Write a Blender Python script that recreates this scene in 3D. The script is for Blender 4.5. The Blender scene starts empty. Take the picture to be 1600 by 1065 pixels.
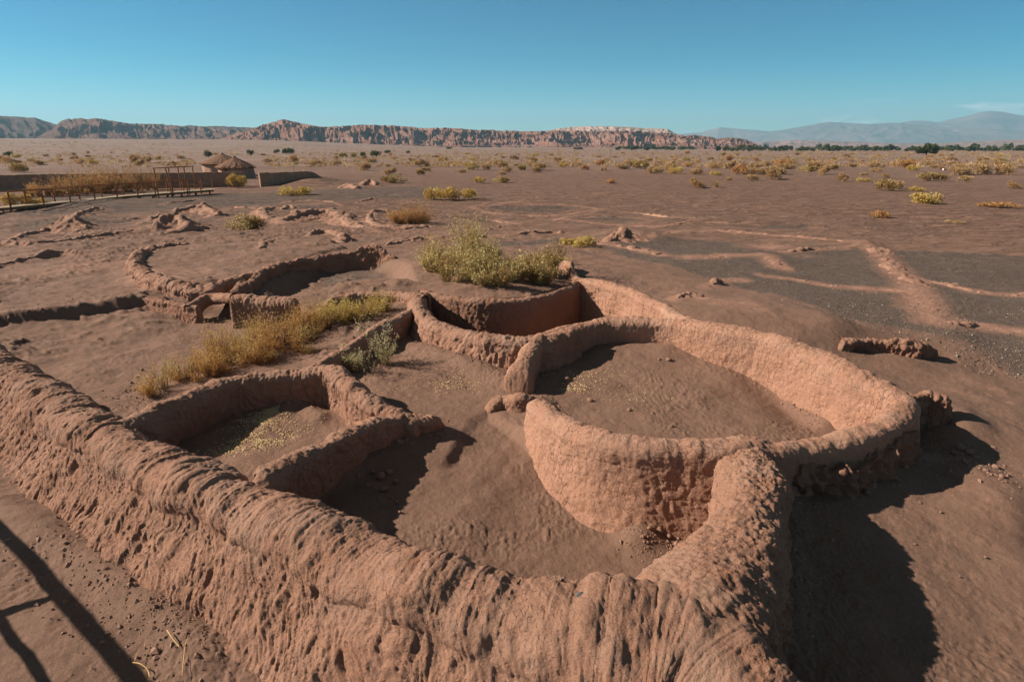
import bpy, math, random
import numpy as np
from math import radians as R, sin, cos, tan, pi

SC = bpy.context.scene
COL = SC.collection
random.seed(7)
RNG = np.random.default_rng(11)

# ------------------------------------------------------------------ camera
CAM_H = 4.2
F_PX = 950.0
PITCH = math.atan(302.5 / F_PX)          # horizon on photo row 230 of 1065
cd = bpy.data.cameras.new('camera'); cam = bpy.data.objects.new('camera', cd); COL.objects.link(cam)
cam.location = (0, 0, CAM_H); cam.rotation_euler = (pi / 2 - PITCH, 0, 0)
cd.sensor_width = 36; cd.lens = F_PX / 1600 * 36; cd.clip_start = .05; cd.clip_end = 90000
SC.camera = cam
# ------------------------------------------------------------------ light
SUN_EL, SUN_AZ = 31.0, 97.0              # SUN_AZ: heading in which the shadows run, clockwise from +Y
W = bpy.data.worlds.new('World'); SC.world = W; W.use_nodes = True
wn = W.node_tree.nodes; wl = W.node_tree.links; wn.clear()
sky = wn.new('ShaderNodeTexSky'); sky.sky_type = 'NISHITA'; sky.sun_disc = False
sky.sun_elevation = R(SUN_EL); sky.sun_rotation = R(SUN_AZ + 180); sky.altitude = 2400
sky.air_density = 1.0; sky.dust_density = .5; sky.ozone_density = 1.5
hsv = wn.new('ShaderNodeHueSaturation'); hsv.inputs['Hue'].default_value = .461; hsv.inputs['Saturation'].default_value = 1.85
wl.new(sky.outputs[0], hsv.inputs['Color'])
# thin wisps of cloud low over the mountains, part of the sky itself
tc = wn.new('ShaderNodeTexCoord'); mp = wn.new('ShaderNodeMapping'); mp.inputs['Scale'].default_value = (16, 16, 75)
nz = wn.new('ShaderNodeTexNoise'); nz.inputs['Scale'].default_value = 1.0; nz.inputs['Detail'].default_value = 6
wl.new(tc.outputs['Generated'], mp.inputs[0]); wl.new(mp.outputs[0], nz.inputs['Vector'])
rp = wn.new('ShaderNodeValToRGB'); rp.color_ramp.elements[0].position = .53; rp.color_ramp.elements[1].position = .72
wl.new(nz.outputs[0], rp.inputs[0])
sx = wn.new('ShaderNodeSeparateXYZ'); wl.new(tc.outputs['Generated'], sx.inputs[0])
def mrange(a, b, c, d, src, clamp=True):
    m = wn.new('ShaderNodeMapRange'); m.interpolation_type = 'SMOOTHSTEP'
    for i, v in zip((1, 2, 3, 4), (a, b, c, d)): m.inputs[i].default_value = v
    wl.new(src, m.inputs[0]); return m.outputs[0]
def wmul(a, b):
    m = wn.new('ShaderNodeMath'); m.operation = 'MULTIPLY'; wl.new(a, m.inputs[0])
    if isinstance(b, float): m.inputs[1].default_value = b
    else: wl.new(b, m.inputs[1])
    return m.outputs[0]
band = wmul(mrange(.022, .036, 0, 1, sx.outputs[2]), mrange(.046, .066, 1, 0, sx.outputs[2]))
side = mrange(.38, .5, 0, 1, sx.outputs[0])
fac = wmul(wmul(wmul(rp.outputs[0], band), side), .9)
hs2 = wn.new('ShaderNodeHueSaturation'); hs2.inputs['Saturation'].default_value = .45; hs2.inputs['Value'].default_value = .45
wl.new(sky.outputs[0], hs2.inputs['Color'])                      # thinner, greyer light from high overhead
gr = mrange(-.10, .21, 0, 1, sx.outputs[2]); gm = wn.new('ShaderNodeMix'); gm.data_type = 'RGBA'; gm.blend_type = 'MULTIPLY'; wl.new(gr, gm.inputs[0]); wl.new(hsv.outputs[0], gm.inputs[6]); gm.inputs[7].default_value = (.0, .56, .76, 1)
ele = mrange(.26, .5, 0, 1, sx.outputs[2]); mh = wn.new('ShaderNodeMix'); mh.data_type = 'RGBA'; wl.new(ele, mh.inputs[0]); wl.new(gm.outputs[2], mh.inputs[6]); wl.new(hs2.outputs[0], mh.inputs[7])
mx = wn.new('ShaderNodeMix'); mx.data_type = 'RGBA'; wl.new(fac, mx.inputs[0]); wl.new(mh.outputs[2], mx.inputs[6])
mx.inputs[7].default_value = (9.5, 10.5, 11.5, 1)
bg = wn.new('ShaderNodeBackground'); bg.inputs[1].default_value = .056
wo = wn.new('ShaderNodeOutputWorld'); wl.new(mx.outputs[2], bg.inputs[0]); wl.new(bg.outputs[0], wo.inputs[0])

sd = bpy.data.lights.new('sun', 'SUN'); sd.energy = 5.0; sd.angle = R(.53); sd.color = (1.0, .88, .76)
sun = bpy.data.objects.new('sun', sd); COL.objects.link(sun)
from mathutils import Vector
sdir = Vector((sin(R(SUN_AZ)) * cos(R(SUN_EL)), cos(R(SUN_AZ)) * cos(R(SUN_EL)), -sin(R(SUN_EL))))
sun.rotation_euler = sdir.to_track_quat('-Z', 'Y').to_euler(); sun.location = (-20, -5, 30)
SC.view_settings.view_transform = 'Standard'; SC.view_settings.look = 'None'
SC.view_settings.exposure = 1.0; SC.view_settings.gamma = 1
SC.render.resolution_x = 1024; SC.render.resolution_y = 681
SC.render.engine = 'CYCLES'; SC.cycles.volume_bounces = 0

# ------------------------------------------------------------------ maths helpers
CP, SP = cos(PITCH), sin(PITCH)
def W3(px, py, z):
    """photo pixel + height above the plain -> world point on that height"""
    x = (px - 800) / F_PX; yd = (py - 532.5) / F_PX
    t = (CAM_H - z) / (SP + yd * CP)
    return np.array([x * t, (CP - yd * SP) * t, z])

def _h(i, j, k):
    n = (i * 374761393 + j * 668265263 + k * 2147483647 * 0 + k * 1274126177) & 0xffffffff
    n = ((n ^ (n >> 13)) * 1274126177) & 0xffffffff
    n = n ^ (n >> 16)
    return (n & 0xffff) / 32767.5 - 1.0
def noise(x, y, z=None):
    """smooth value noise, -1..1"""
    x = np.asarray(x, float); y = np.asarray(y, float)
    z = np.zeros_like(x) if z is None else np.asarray(z, float)
    xi = np.floor(x).astype(np.int64); yi = np.floor(y).astype(np.int64); zi = np.floor(z).astype(np.int64)
    fx, fy, fz = x - xi, y - yi, z - zi
    flat = not np.any(fz)
    fx = fx * fx * fx * (fx * (fx * 6 - 15) + 10); fy = fy * fy * fy * (fy * (fy * 6 - 15) + 10); fz = fz * fz * (3 - 2 * fz)
    def pl(k):
        a = _h(xi, yi, k); b = _h(xi + 1, yi, k); c = _h(xi, yi + 1, k); d = _h(xi + 1, yi + 1, k)
        a = a + (b - a) * fx; c = c + (d - c) * fx
        return a + (c - a) * fy
    p0 = pl(zi)
    if flat: return p0
    return p0 + (pl(zi + 1) - p0) * fz
def fbm(x, y, z=None, o=4, g=.5):
    s = 0; a = 1; t = 0
    for i in range(o):
        f = 2.03 ** i
        s = s + a * noise(x * f + 17.3 * i, y * f - 9.1 * i, None if z is None else z * f + 3.7 * i); t += a; a *= g
    return s / t
def sstep(a, b, x):
    t = np.clip((x - a) / (b - a), 0, 1); return t * t * (3 - 2 * t)
def catmull(P, ds):
    P = np.asarray(P, float)
    Q = np.vstack([2 * P[0] - P[1], P, 2 * P[-1] - P[-2]])
    out = []
    for i in range(1, len(Q) - 2):
        n = 24
        t = np.linspace(0, 1, n, endpoint=False)[:, None]
        a, b, c, d = Q[i - 1], Q[i], Q[i + 1], Q[i + 2]
        out.append(.5 * ((2 * b) + (c - a) * t + (2 * a - 5 * b + 4 * c - d) * t ** 2 + (3 * b - a - 3 * c + d) * t ** 3))
    out.append(Q[-2][None]); C = np.vstack(out)
    L = np.concatenate([[0], np.cumsum(np.linalg.norm(np.diff(C[:, :2], axis=0), axis=1))])
    n = max(4, int(L[-1] / ds) + 1); s = np.linspace(0, L[-1], n)
    return np.stack([np.interp(s, L, C[:, k]) for k in range(C.shape[1])], 1), s
def seg_dist(x, y, P):
    """distance to polyline, and parameter along"""
    best = np.full(x.shape, 1e9)
    for (ax, ay), (bx, by) in zip(P[:-1], P[1:]):
        dx, dy = bx - ax, by - ay; L = dx * dx + dy * dy + 1e-12
        t = np.clip(((x - ax) * dx + (y - ay) * dy) / L, 0, 1)
        best = np.minimum(best, (x - ax - t * dx) ** 2 + (y - ay - t * dy) ** 2)
    return np.sqrt(best)
def in_poly(x, y, P):
    c = np.zeros(x.shape, bool); n = len(P)
    for i in range(n):
        ax, ay = P[i]; bx, by = P[(i + 1) % n]
        if ay == by: continue
        m = ((ay > y) != (by > y)) & (x < (bx - ax) * (y - ay) / (by - ay) + ax)
        c ^= m
    return c
def shepard(x, y, pts, eps=.35, pw=1.6):
    s = np.zeros(x.shape); w = np.zeros(x.shape)
    for p in pts:
        k = 1 / ((x - p[0]) ** 2 + (y - p[1]) ** 2 + eps * eps) ** pw
        s += k * p[2]; w += k
    return s / w

# ------------------------------------------------------------------ mesh helpers
def mesh_np(name, V, F, mat, smooth=True, attrs=None, parent=None, link=True):
    """V (n,3), F (m,k) int array with k 3 or 4"""
    me = bpy.data.meshes.new(name)
    V = np.ascontiguousarray(V, np.float32); F = np.ascontiguousarray(F, np.int32)
    m, k = F.shape
    me.vertices.add(len(V)); me.vertices.foreach_set('co', V.ravel())
    me.loops.add(m * k); me.loops.foreach_set('vertex_index', F.ravel())
    me.polygons.add(m); me.polygons.foreach_set('loop_start', np.arange(0, m * k, k, dtype=np.int32))
    me.polygons.foreach_set('loop_total', np.full(m, k, np.int32))
    me.polygons.foreach_set('use_smooth', np.full(m, smooth, bool))
    me.update(calc_edges=True)
    for an, av in (attrs or {}).items():
        a = me.attributes.new(an, 'FLOAT', 'POINT'); a.data.foreach_set('value', np.asarray(av, np.float32))
    me.materials.append(mat)
    o = bpy.data.objects.new(name, me)
    if link: COL.objects.link(o)
    if parent: o.parent = parent
    return o
def grid_faces(nu, nv, wrap=False):
    i = np.arange(nu - 1)[:, None]; j = np.arange(nv if wrap else nv - 1)[None]
    j2 = (j + 1) % nv
    return np.stack([i * nv + j, (i + 1) * nv + j, (i + 1) * nv + j2, i * nv + j2], -1).reshape(-1, 4)
def tag(o, label=None, cat=None, group=None, kind=None):
    if label: o['label'] = label
    if cat: o['category'] = cat
    if group: o['group'] = group
    if kind: o['kind'] = kind
    return o
def empty(name, loc, rz=0):
    o = bpy.data.objects.new(name, None); COL.objects.link(o); o.location = loc; o.rotation_euler = (0, 0, rz)
    o.empty_display_size = .2
    return o
def copy_tree(o, parent=None):
    c = o.copy(); COL.objects.link(c); c.parent = parent
    for ch in list(o.children): copy_tree(ch, c)
    return c
class MB:
    def __init__(s): s.V = []; s.F = []; s.n = 0
    def add(s, V, F):
        s.V.append(np.asarray(V, float)); s.F.append(np.asarray(F) + s.n); s.n += len(V)
    def beam(s, a, b, w, h=None):
        a = np.asarray(a, float); b = np.asarray(b, float); h = h or w
        d = (b - a) / np.linalg.norm(b - a); u = np.array([0, 0, 1.]) if abs(d[2]) < .9 else np.array([1., 0, 0])
        r = np.cross(d, u); r /= np.linalg.norm(r); u = np.cross(r, d)
        c = [sgx * r * w / 2 + sgy * u * h / 2 for sgx, sgy in ((-1, -1), (1, -1), (1, 1), (-1, 1))]
        V = [a + k for k in c] + [b + k for k in c]
        s.add(V, [(3, 2, 1, 0), (4, 5, 6, 7), (0, 1, 5, 4), (1, 2, 6, 5), (2, 3, 7, 6), (3, 0, 4, 7)])
    def log(s, a, b, r, n=7, seg=5, wob=.12):
        a = np.asarray(a, float); b = np.asarray(b, float)
        d = (b - a) / np.linalg.norm(b - a); u = np.array([0, 0, 1.]) if abs(d[2]) < .9 else np.array([1., 0, 0])
        e = np.cross(d, u); e /= np.linalg.norm(e); u = np.cross(e, d); V = []
        for i in range(seg + 1):
            c = a + (b - a) * i / seg + (e * random.uniform(-1, 1) + u * random.uniform(-1, 1)) * r * wob
            for k in range(n):
                q = 2 * pi * k / n; rr = r * (1 + random.uniform(-.08, .08))
                V.append(c + (e * cos(q) + u * sin(q)) * rr)
        F = [(i * n + k, i * n + (k + 1) % n, (i + 1) * n + (k + 1) % n, (i + 1) * n + k) for i in range(seg) for k in range(n)]
        V.append(a); V.append(b); m = len(V)
        for k in range(n):
            F.append((m - 2, (k + 1) % n, k, k)); F.append((m - 1, seg * n + k, seg * n + (k + 1) % n, seg * n + (k + 1) % n))
        F = np.array(F); s.add(V, F)
    def build(s, name, mat, parent=None, smooth=False, attrs=None):
        V = np.vstack(s.V); fs = [tuple(dict.fromkeys(f)) for F in s.F for f in F.tolist()]
        me = bpy.data.meshes.new(name); me.from_pydata(V.tolist(), [], fs); me.materials.append(mat)
        for p in me.polygons: p.use_smooth = smooth
        o = bpy.data.objects.new(name, me); COL.objects.link(o)
        if parent:
            o.parent = parent
        return o

# ------------------------------------------------------------------ materials
class NT:
    def __init__(s, name):
        s.m = bpy.data.materials.new(name); s.m.use_nodes = True; s.t = s.m.node_tree; s.N = s.t.nodes; s.L = s.t.links
        s.N.clear(); s.out = s.N.new('ShaderNodeOutputMaterial'); s.b = s.N.new('ShaderNodeBsdfPrincipled')
        s.L.new(s.b.outputs[0], s.out.inputs[0]); s.b.inputs['Roughness'].default_value = .92
        s.b.inputs['Specular IOR Level'].default_value = .15
    def put(s, inp, v):
        if isinstance(v, bpy.types.NodeSocket): s.L.new(v, inp)
        else: inp.default_value = v
    def coord(s, scale=(1, 1, 1), rot=(0, 0, 0)):
        c = s.N.new('ShaderNodeTexCoord'); m = s.N.new('ShaderNodeMapping'); m.inputs['Scale'].default_value = scale
        m.inputs['Rotation'].default_value = rot; s.L.new(c.outputs['Object'], m.inputs[0]); return m.outputs[0]
    def noise(s, scale, detail=4, rough=.55, vec=None, dist=0):
        n = s.N.new('ShaderNodeTexNoise'); n.inputs['Scale'].default_value = scale; n.inputs['Detail'].default_value = detail
        n.inputs['Roughness'].default_value = rough; n.inputs['Distortion'].default_value = dist
        if vec is None:
            vec = s.coord()
        s.L.new(vec, n.inputs['Vector']); return n.outputs[0]
    def vor(s, scale, feature='F1', vec=None, out='Distance', rand=1):
        n = s.N.new('ShaderNodeTexVoronoi'); n.feature = feature; n.inputs['Scale'].default_value = scale
        n.inputs['Randomness'].default_value = rand
        s.L.new(vec if vec is not None else s.coord(), n.inputs['Vector']); return n.outputs[out]
    def ramp(s, src, stops, mode='LINEAR'):
        r = s.N.new('ShaderNodeValToRGB'); r.color_ramp.interpolation = mode; e = r.color_ramp.elements
        while len(e) < len(stops): e.new(.5)
        for k, (p, c) in zip(e, stops):
            k.position = p; k.color = (*c, 1) if isinstance(c, tuple) else (c, c, c, 1)
        s.L.new(src, r.inputs[0]); return r.outputs[0]
    def mix(s, f, a, b, blend='MIX'):
        m = s.N.new('ShaderNodeMix'); m.data_type = 'RGBA'; m.blend_type = blend
        s.put(m.inputs[0], f)
        s.put(m.inputs[6], a if isinstance(a, bpy.types.NodeSocket) else (*a, 1)); s.put(m.inputs[7], b if isinstance(b, bpy.types.NodeSocket) else (*b, 1))
        return m.outputs[2]
    def math(s, op, a, b=0., c=None):
        m = s.N.new('ShaderNodeMath'); m.operation = op; s.put(m.inputs[0], a); s.put(m.inputs[1], b)
        if c is not None: s.put(m.inputs[2], c)
        return m.outputs[0]
    def attr(s, name):
        a = s.N.new('ShaderNodeAttribute'); a.attribute_name = name; return a.outputs['Fac']
    def bump(s, h, dist, strength=1., prev=None):
        b = s.N.new('ShaderNodeBump'); b.inputs['Strength'].default_value = strength; b.inputs['Distance'].default_value = dist
        s.L.new(h, b.inputs['Height'])
        if prev is not None: s.L.new(prev, b.inputs['Normal'])
        return b.outputs[0]
    def fin(s, col, nrm=None, rough=None):
        s.put(s.b.inputs['Base Color'], col if isinstance(col, bpy.types.NodeSocket) else (*col, 1))
        if nrm is not None: s.L.new(nrm, s.b.inputs['Normal'])
        if rough is not None: s.put(s.b.inputs['Roughness'], rough)
        return s.m

def mud_material(name, tint=(1, 1, 1), crack=.5, coarse=1., red=.4):
    m = NT(name)
    def c(r, g, b): return (r * tint[0], g * tint[1], b * tint[2])
    big = m.noise(1.1, 5, .6); mid = m.noise(5, 5, .65); fine = m.noise(60, 4, .7)
    col = m.ramp(big, [(.3, c(.235, .115, .076)), (.5, c(.305, .157, .103)), (.7, c(.37, .203, .138))])
    col = m.mix(m.ramp(mid, [(.42, 0.), (.62, red)]), col, c(.30, .135, .078))
    col = m.mix(m.ramp(m.noise(1.6, 5, .7), [(.54, 0.), (.68, .75)]), col, c(.27, .105, .055))          # redder clay showing through
    grey = m.ramp(m.noise(2.3, 6, .7), [(.46, 0.), (.64, .45)])
    top = m.attr('crest')
    col = m.mix(m.math('MULTIPLY', grey, top), col, c(.30, .215, .165))                 # greyer weathered crust on the tops
    col = m.mix(.38, col, m.ramp(fine, [(.3, c(.20, .115, .078)), (.6, c(.42, .25, .165))]))
    vec = m.coord((1, 1, .42))
    dn = m.N.new('ShaderNodeMix'); dn.data_type = 'VECTOR'; dn.inputs[0].default_value = .06
    nn = m.N.new('ShaderNodeTexNoise'); nn.inputs['Scale'].default_value = 7; nn.inputs['Detail'].default_value = 3
    m.L.new(vec, nn.inputs['Vector']); m.L.new(vec, dn.inputs[4]); m.L.new(nn.outputs['Color'], dn.inputs[5])
    ck = m.ramp(m.vor(13, 'DISTANCE_TO_EDGE', dn.outputs[1]), [(0., 0.), (.02, .8), (.05, 1.)])
    ckm = m.ramp(m.noise(1.7, 3), [(.42, 0.), (.6, 1.)])
    inv = m.math('SUBTRACT', 1., ck)
    ckamt = m.math('MULTIPLY', m.math('MULTIPLY', inv, ckm), crack)
    col = m.mix(ckamt, col, c(.11, .06, .04))
    n1 = m.bump(m.noise(20, 6, .75), .03 * coarse, .95)
    n2 = m.bump(m.noise(95, 4, .75), .006 * coarse, .9, n1)
    n3 = m.bump(m.math('MULTIPLY', ckamt, -1.), .02, .9, n2)
    n4 = m.bump(m.math('MULTIPLY', m.ramp(m.vor(38), [(.1, 0.), (.5, 1.)]), m.noise(6)), .008 * coarse, .6, n3)
    return m.fin(col, n4)
M = {}
M['mud'] = mud_material('sunbaked_mud', coarse=1.2, crack=.35)
M['mud_crack'] = mud_material('cracked_mud', (1.1, 1.1, 1.1), .6, 1., .25)
M['mud_rough'] = mud_material('crumbling_mud', (.95, .93, .93), .2, 1.7, .5)
M['mud_far'] = mud_material('weathered_mud', (.95, .97, 1.), .3, 1.4, .3)

def ground_material():
    m = NT('desert_sand')
    big = m.noise(.35, 5, .6); mid = m.noise(2.2, 6, .65); fine = m.noise(45, 4, .7)
    sand = m.ramp(mid, [(.3, (.135, .078, .053)), (.7, (.205, .121, .083))])
    sand = m.mix(m.ramp(big, [(.4, 0.), (.65, .5)]), sand, (.235, .132, .092))
    sand = m.mix(.3, sand, m.ramp(fine, [(.35, (.095, .054, .037)), (.65, (.24, .145, .10))]))
    # dark volcanic grit over some of the buried rooms
    gv = m.ramp(m.vor(95, 'F1', None, 'Color'), [(.0, (.042, .029, .023)), (.4, (.092, .065, .050)), (.75, (.155, .112, .087)), (.93, (.48, .36, .27))])
    gv = m.mix(.35, gv, m.ramp(m.noise(14, 5, .8), [(.35, (.06, .041, .032)), (.65, (.155, .110, .085))]))
    edge = m.math('ADD', m.attr('gravel'), m.math('MULTIPLY', m.math('SUBTRACT', m.noise(1.3, 7, .8), .5), 1.1))
    g = m.ramp(edge, [(.4, 0.), (.72, 1.)])
    col = m.mix(g, sand, gv)
    # paler dust where crumbled wall clay has washed out
    d = m.math('ADD', m.attr('dust'), m.math('MULTIPLY', m.math('SUBTRACT', m.noise(2.8, 6, .8), .5), .8))
    col = m.mix(m.ramp(d, [(.4, 0.), (.8, .8)]), col, (.32, .175, .12))
    # faint pale far plain with mineral bands
    pl = m.attr('plain')
    far = m.ramp(m.noise(.012, 7, .75, m.coord((1, 5, 1))), [(.35, (.165, .108, .080)), (.52, (.232, .155, .117)), (.7, (.34, .24, .19))])
    col = m.mix(pl, col, far)
    # pale specks of dried leaf and shell
    sp = m.math('GREATER_THAN', m.math('SUBTRACT', m.ramp(m.vor(30, 'F1', None, 'Distance'), [(0., 1.), (.12, 0.)]), .6), 0.)
    spr = m.math('MULTIPLY', sp, m.ramp(m.noise(1.3, 4), [(.5, 0.), (.62, .8)]))
    col = m.mix(m.math('MULTIPLY', spr, m.math('SUBTRACT', 1., pl)), col, (.42, .33, .24))
    rip = m.noise(5.5, 3, .5, m.coord((1, .35, 1), (0, 0, R(35))), .6)
    near = m.math('SUBTRACT', 1., pl)
    n0 = m.bump(m.math('MULTIPLY', m.noise(.9, 6, .6, m.coord((.45, 1.3, 1), (0, 0, R(-12))), 1.), m.attr('far')), .8, 1.)
    n1 = m.bump(rip, .03, .18, n0)
    n2 = m.bump(m.noise(17, 6, .75), .03, .6, n1)
    n3 = m.bump(m.noise(110, 3, .7), .006, .7, n2)
    n4 = m.bump(m.math('MULTIPLY', g, m.vor(70)), .02, .8, n3)
    return m.fin(col, n4)
M['ground'] = ground_material()

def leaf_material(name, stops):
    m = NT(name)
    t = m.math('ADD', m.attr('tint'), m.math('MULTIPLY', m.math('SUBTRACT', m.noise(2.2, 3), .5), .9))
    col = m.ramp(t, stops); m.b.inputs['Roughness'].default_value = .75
    tr = m.N.new('ShaderNodeBsdfTranslucent'); m.L.new(col, tr.inputs[0])
    ms = m.N.new('ShaderNodeMixShader'); ms.inputs[0].default_value = .28
    m.L.new(m.b.outputs[0], ms.inputs[1]); m.L.new(tr.outputs[0], ms.inputs[2]); m.L.new(ms.outputs[0], m.out.inputs[0])
    m.L.new(col, m.b.inputs['Base Color']); return m.m
M['leaf_olive'] = leaf_material('olive_leaves', [(.1, (.20, .11, .04)), (.4, (.33, .21, .075)), (.65, (.42, .31, .12)), (.95, (.60, .50, .24))])
M['leaf_gold'] = leaf_material('golden_leaves', [(.1, (.24, .13, .055)), (.45, (.41, .25, .11)), (.7, (.50, .34, .17)), (.95, (.52, .42, .22))])
M['leaf_grey'] = leaf_material('grey_green_leaves', [(.1, (.30, .21, .10)), (.5, (.47, .39, .19)), (.9, (.64, .57, .34))])
M['leaf_rust'] = leaf_material('rusty_dry_leaves', [(.1, (.26, .11, .04)), (.5, (.46, .23, .085)), (.9, (.58, .37, .16))])
M['leaf_tree'] = leaf_material('dark_tree_leaves', [(.1, (.05, .06, .025)), (.5, (.085, .10, .04)), (.9, (.15, .16, .06))])
M['leaf_yellowgreen'] = leaf_material('yellow_green_leaves', [(.1, (.34, .19, .05)), (.5, (.52, .36, .10)), (.9, (.62, .50, .17))])
def simple(name, c1, c2, scale=8, bump=.004, rough=.9, vec=None):
    m = NT(name); n = m.noise(scale, 5, .7, m.coord(vec) if vec else None)
    return m.fin(m.ramp(n, [(.35, c1), (.65, c2)]), m.bump(m.noise(scale * 4, 4, .7, m.coord(vec) if vec else None), bump, .8), rough)
M['leaf_orange'] = leaf_material('orange_gold_leaves', [(.1, (.36, .15, .045)), (.45, (.60, .29, .09)), (.7, (.64, .41, .15)), (.95, (.58, .45, .18))])
M['stem'] = simple('dry_stem', (.15, .095, .05), (.28, .19, .11), 20)
M['straw'] = simple('dried_leaf_litter', (.48, .32, .15), (.66, .49, .27), 30, .002)
M['wood_red'] = simple('red_stained_wood', (.20, .075, .03), (.38, .16, .07), 6, .004, .8, (1, 1, .2))
M['wood_deck'] = simple('sun_bleached_planks', (.30, .22, .14), (.44, .34, .23), 9, .004, .8)
M['adobe'] = simple('plain_adobe', (.27, .15, .095), (.38, .225, .15), 3, .03)
M['hut_adobe'] = simple('pink_adobe_plaster', (.30, .175, .12), (.38, .235, .165), 2.5, .03)
M['thatch'] = simple('dry_thatch', (.12, .062, .037), (.25, .135, .083), 14, .06, .95, (1, 1, .25))
M['clod'] = simple('mud_clod', (.20, .115, .078), (.32, .19, .135), 30, .01)
def gravel_mat():
    m = NT('mixed_gravel'); v = m.vor(60, 'F1', None, 'Color'); return m.fin(m.ramp(v, [(.0, (.045, .034, .028)), (.5, (.11, .08, .06)), (.75, (.24, .18, .135)), (.95, (.5, .4, .31))]))
M['gravel'] = gravel_mat()
M['slate'] = simple('grey_stone', (.10, .095, .09), (.17, .16, .15), 30, .004)
M['white'] = simple('white_paint', (.7, .7, .68), (.8, .8, .78), 5, .002, .6)
M['twig'] = simple('yellow_straw_twig', (.45, .28, .10), (.60, .42, .18), 20, .001)
M['bark'] = simple('dark_bark', (.05, .035, .025), (.10, .07, .05), 6, .01)

# ------------------------------------------------------------------ the ground's height
# (photo column, photo row, height): sand outside the rooms
OUT = [(40, 1020, .2), (220, 960, .2), (100, 860, .2), (0, 800, .2), (-300, 800, .18), (150, 1150, .2), (300, 1120, .2), (400, 1300, .1), (900, 1500, 0), (1500, 1500, 0),
       (1400, 900, 0.3), (1560, 1000, 0.2), (1550, 850, 0.24), (1700, 900, 0), (1480, 760, .3), (1400, 760, .3), (1590, 720, .3), (1300, 850, .33), (1240, 930, .32), (1250, 1000, .3), (1350, 1040, .28), (1330, 740, .3), (1440, 700, .3),
       (1540, 650, .38), (1450, 600, .35), (1520, 600, .3), (1400, 560, .5), (1600, 600, .25), (1750, 640, .2),
       (1280, 490, .95), (1200, 480, .95), (1120, 475, .98), (1350, 500, .72), (1450, 510, .66), (1550, 500, .5), (1590, 540, .42),
       (1060, 440, .85), (1150, 440, .7), (1300, 440, .55), (1500, 440, .4), (1300, 400, .4), (1450, 400, .3), (1650, 440, .3),
       (960, 400, .65), (1000, 420, .8), (1050, 380, .4), (1200, 370, .3), (900, 400, .8), (880, 425, .98), (800, 445, 1.0), (740, 445, .98), (690, 440, .9), (780, 415, .9),
       (700, 380, .4), (850, 375, .35), (600, 375, .35), (1000, 350, .15), (1200, 350, .1), (1450, 350, .05), (800, 345, .12), (600, 345, .15), (400, 345, .2), (300, 340, .15),
       (100, 440, .45), (200, 440, .45), (40, 460, .5), (250, 452, .5), (300, 452, .45), (20, 415, .35), (150, 400, .4), (380, 440, .5), (350, 450, .45), (-200, 440, .4), (-300, 400, .3), (0, 370, .2), (150, 370, .25), (100, 340, .1), (-200, 350, .1),
       (680, 590, .55), (720, 570, .62), (640, 560, .6), (620, 595, .5), (700, 620, .46), (650, 625, .42), (740, 610, .5), (780, 595, .52), (590, 620, .4), (720, 650, .4), (560, 575, .5), (600, 540, .6)]
OUT = [W3(*p) for p in OUT] + [np.array(p) for p in [(-60, 60, .05), (-30, 60, .05), (0, 60, 0), (30, 60, 0), (60, 60, 0), (-40, 30, .1), (40, 30, .1), (0, -10, 0), (-15, 0, 0), (15, 0, 0), (0, 100, 0), (-90, 90, 0), (90, 90, 0)]]
def P2(pts, z): return [tuple(W3(px, py, z)[:2]) for px, py in pts]
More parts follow.
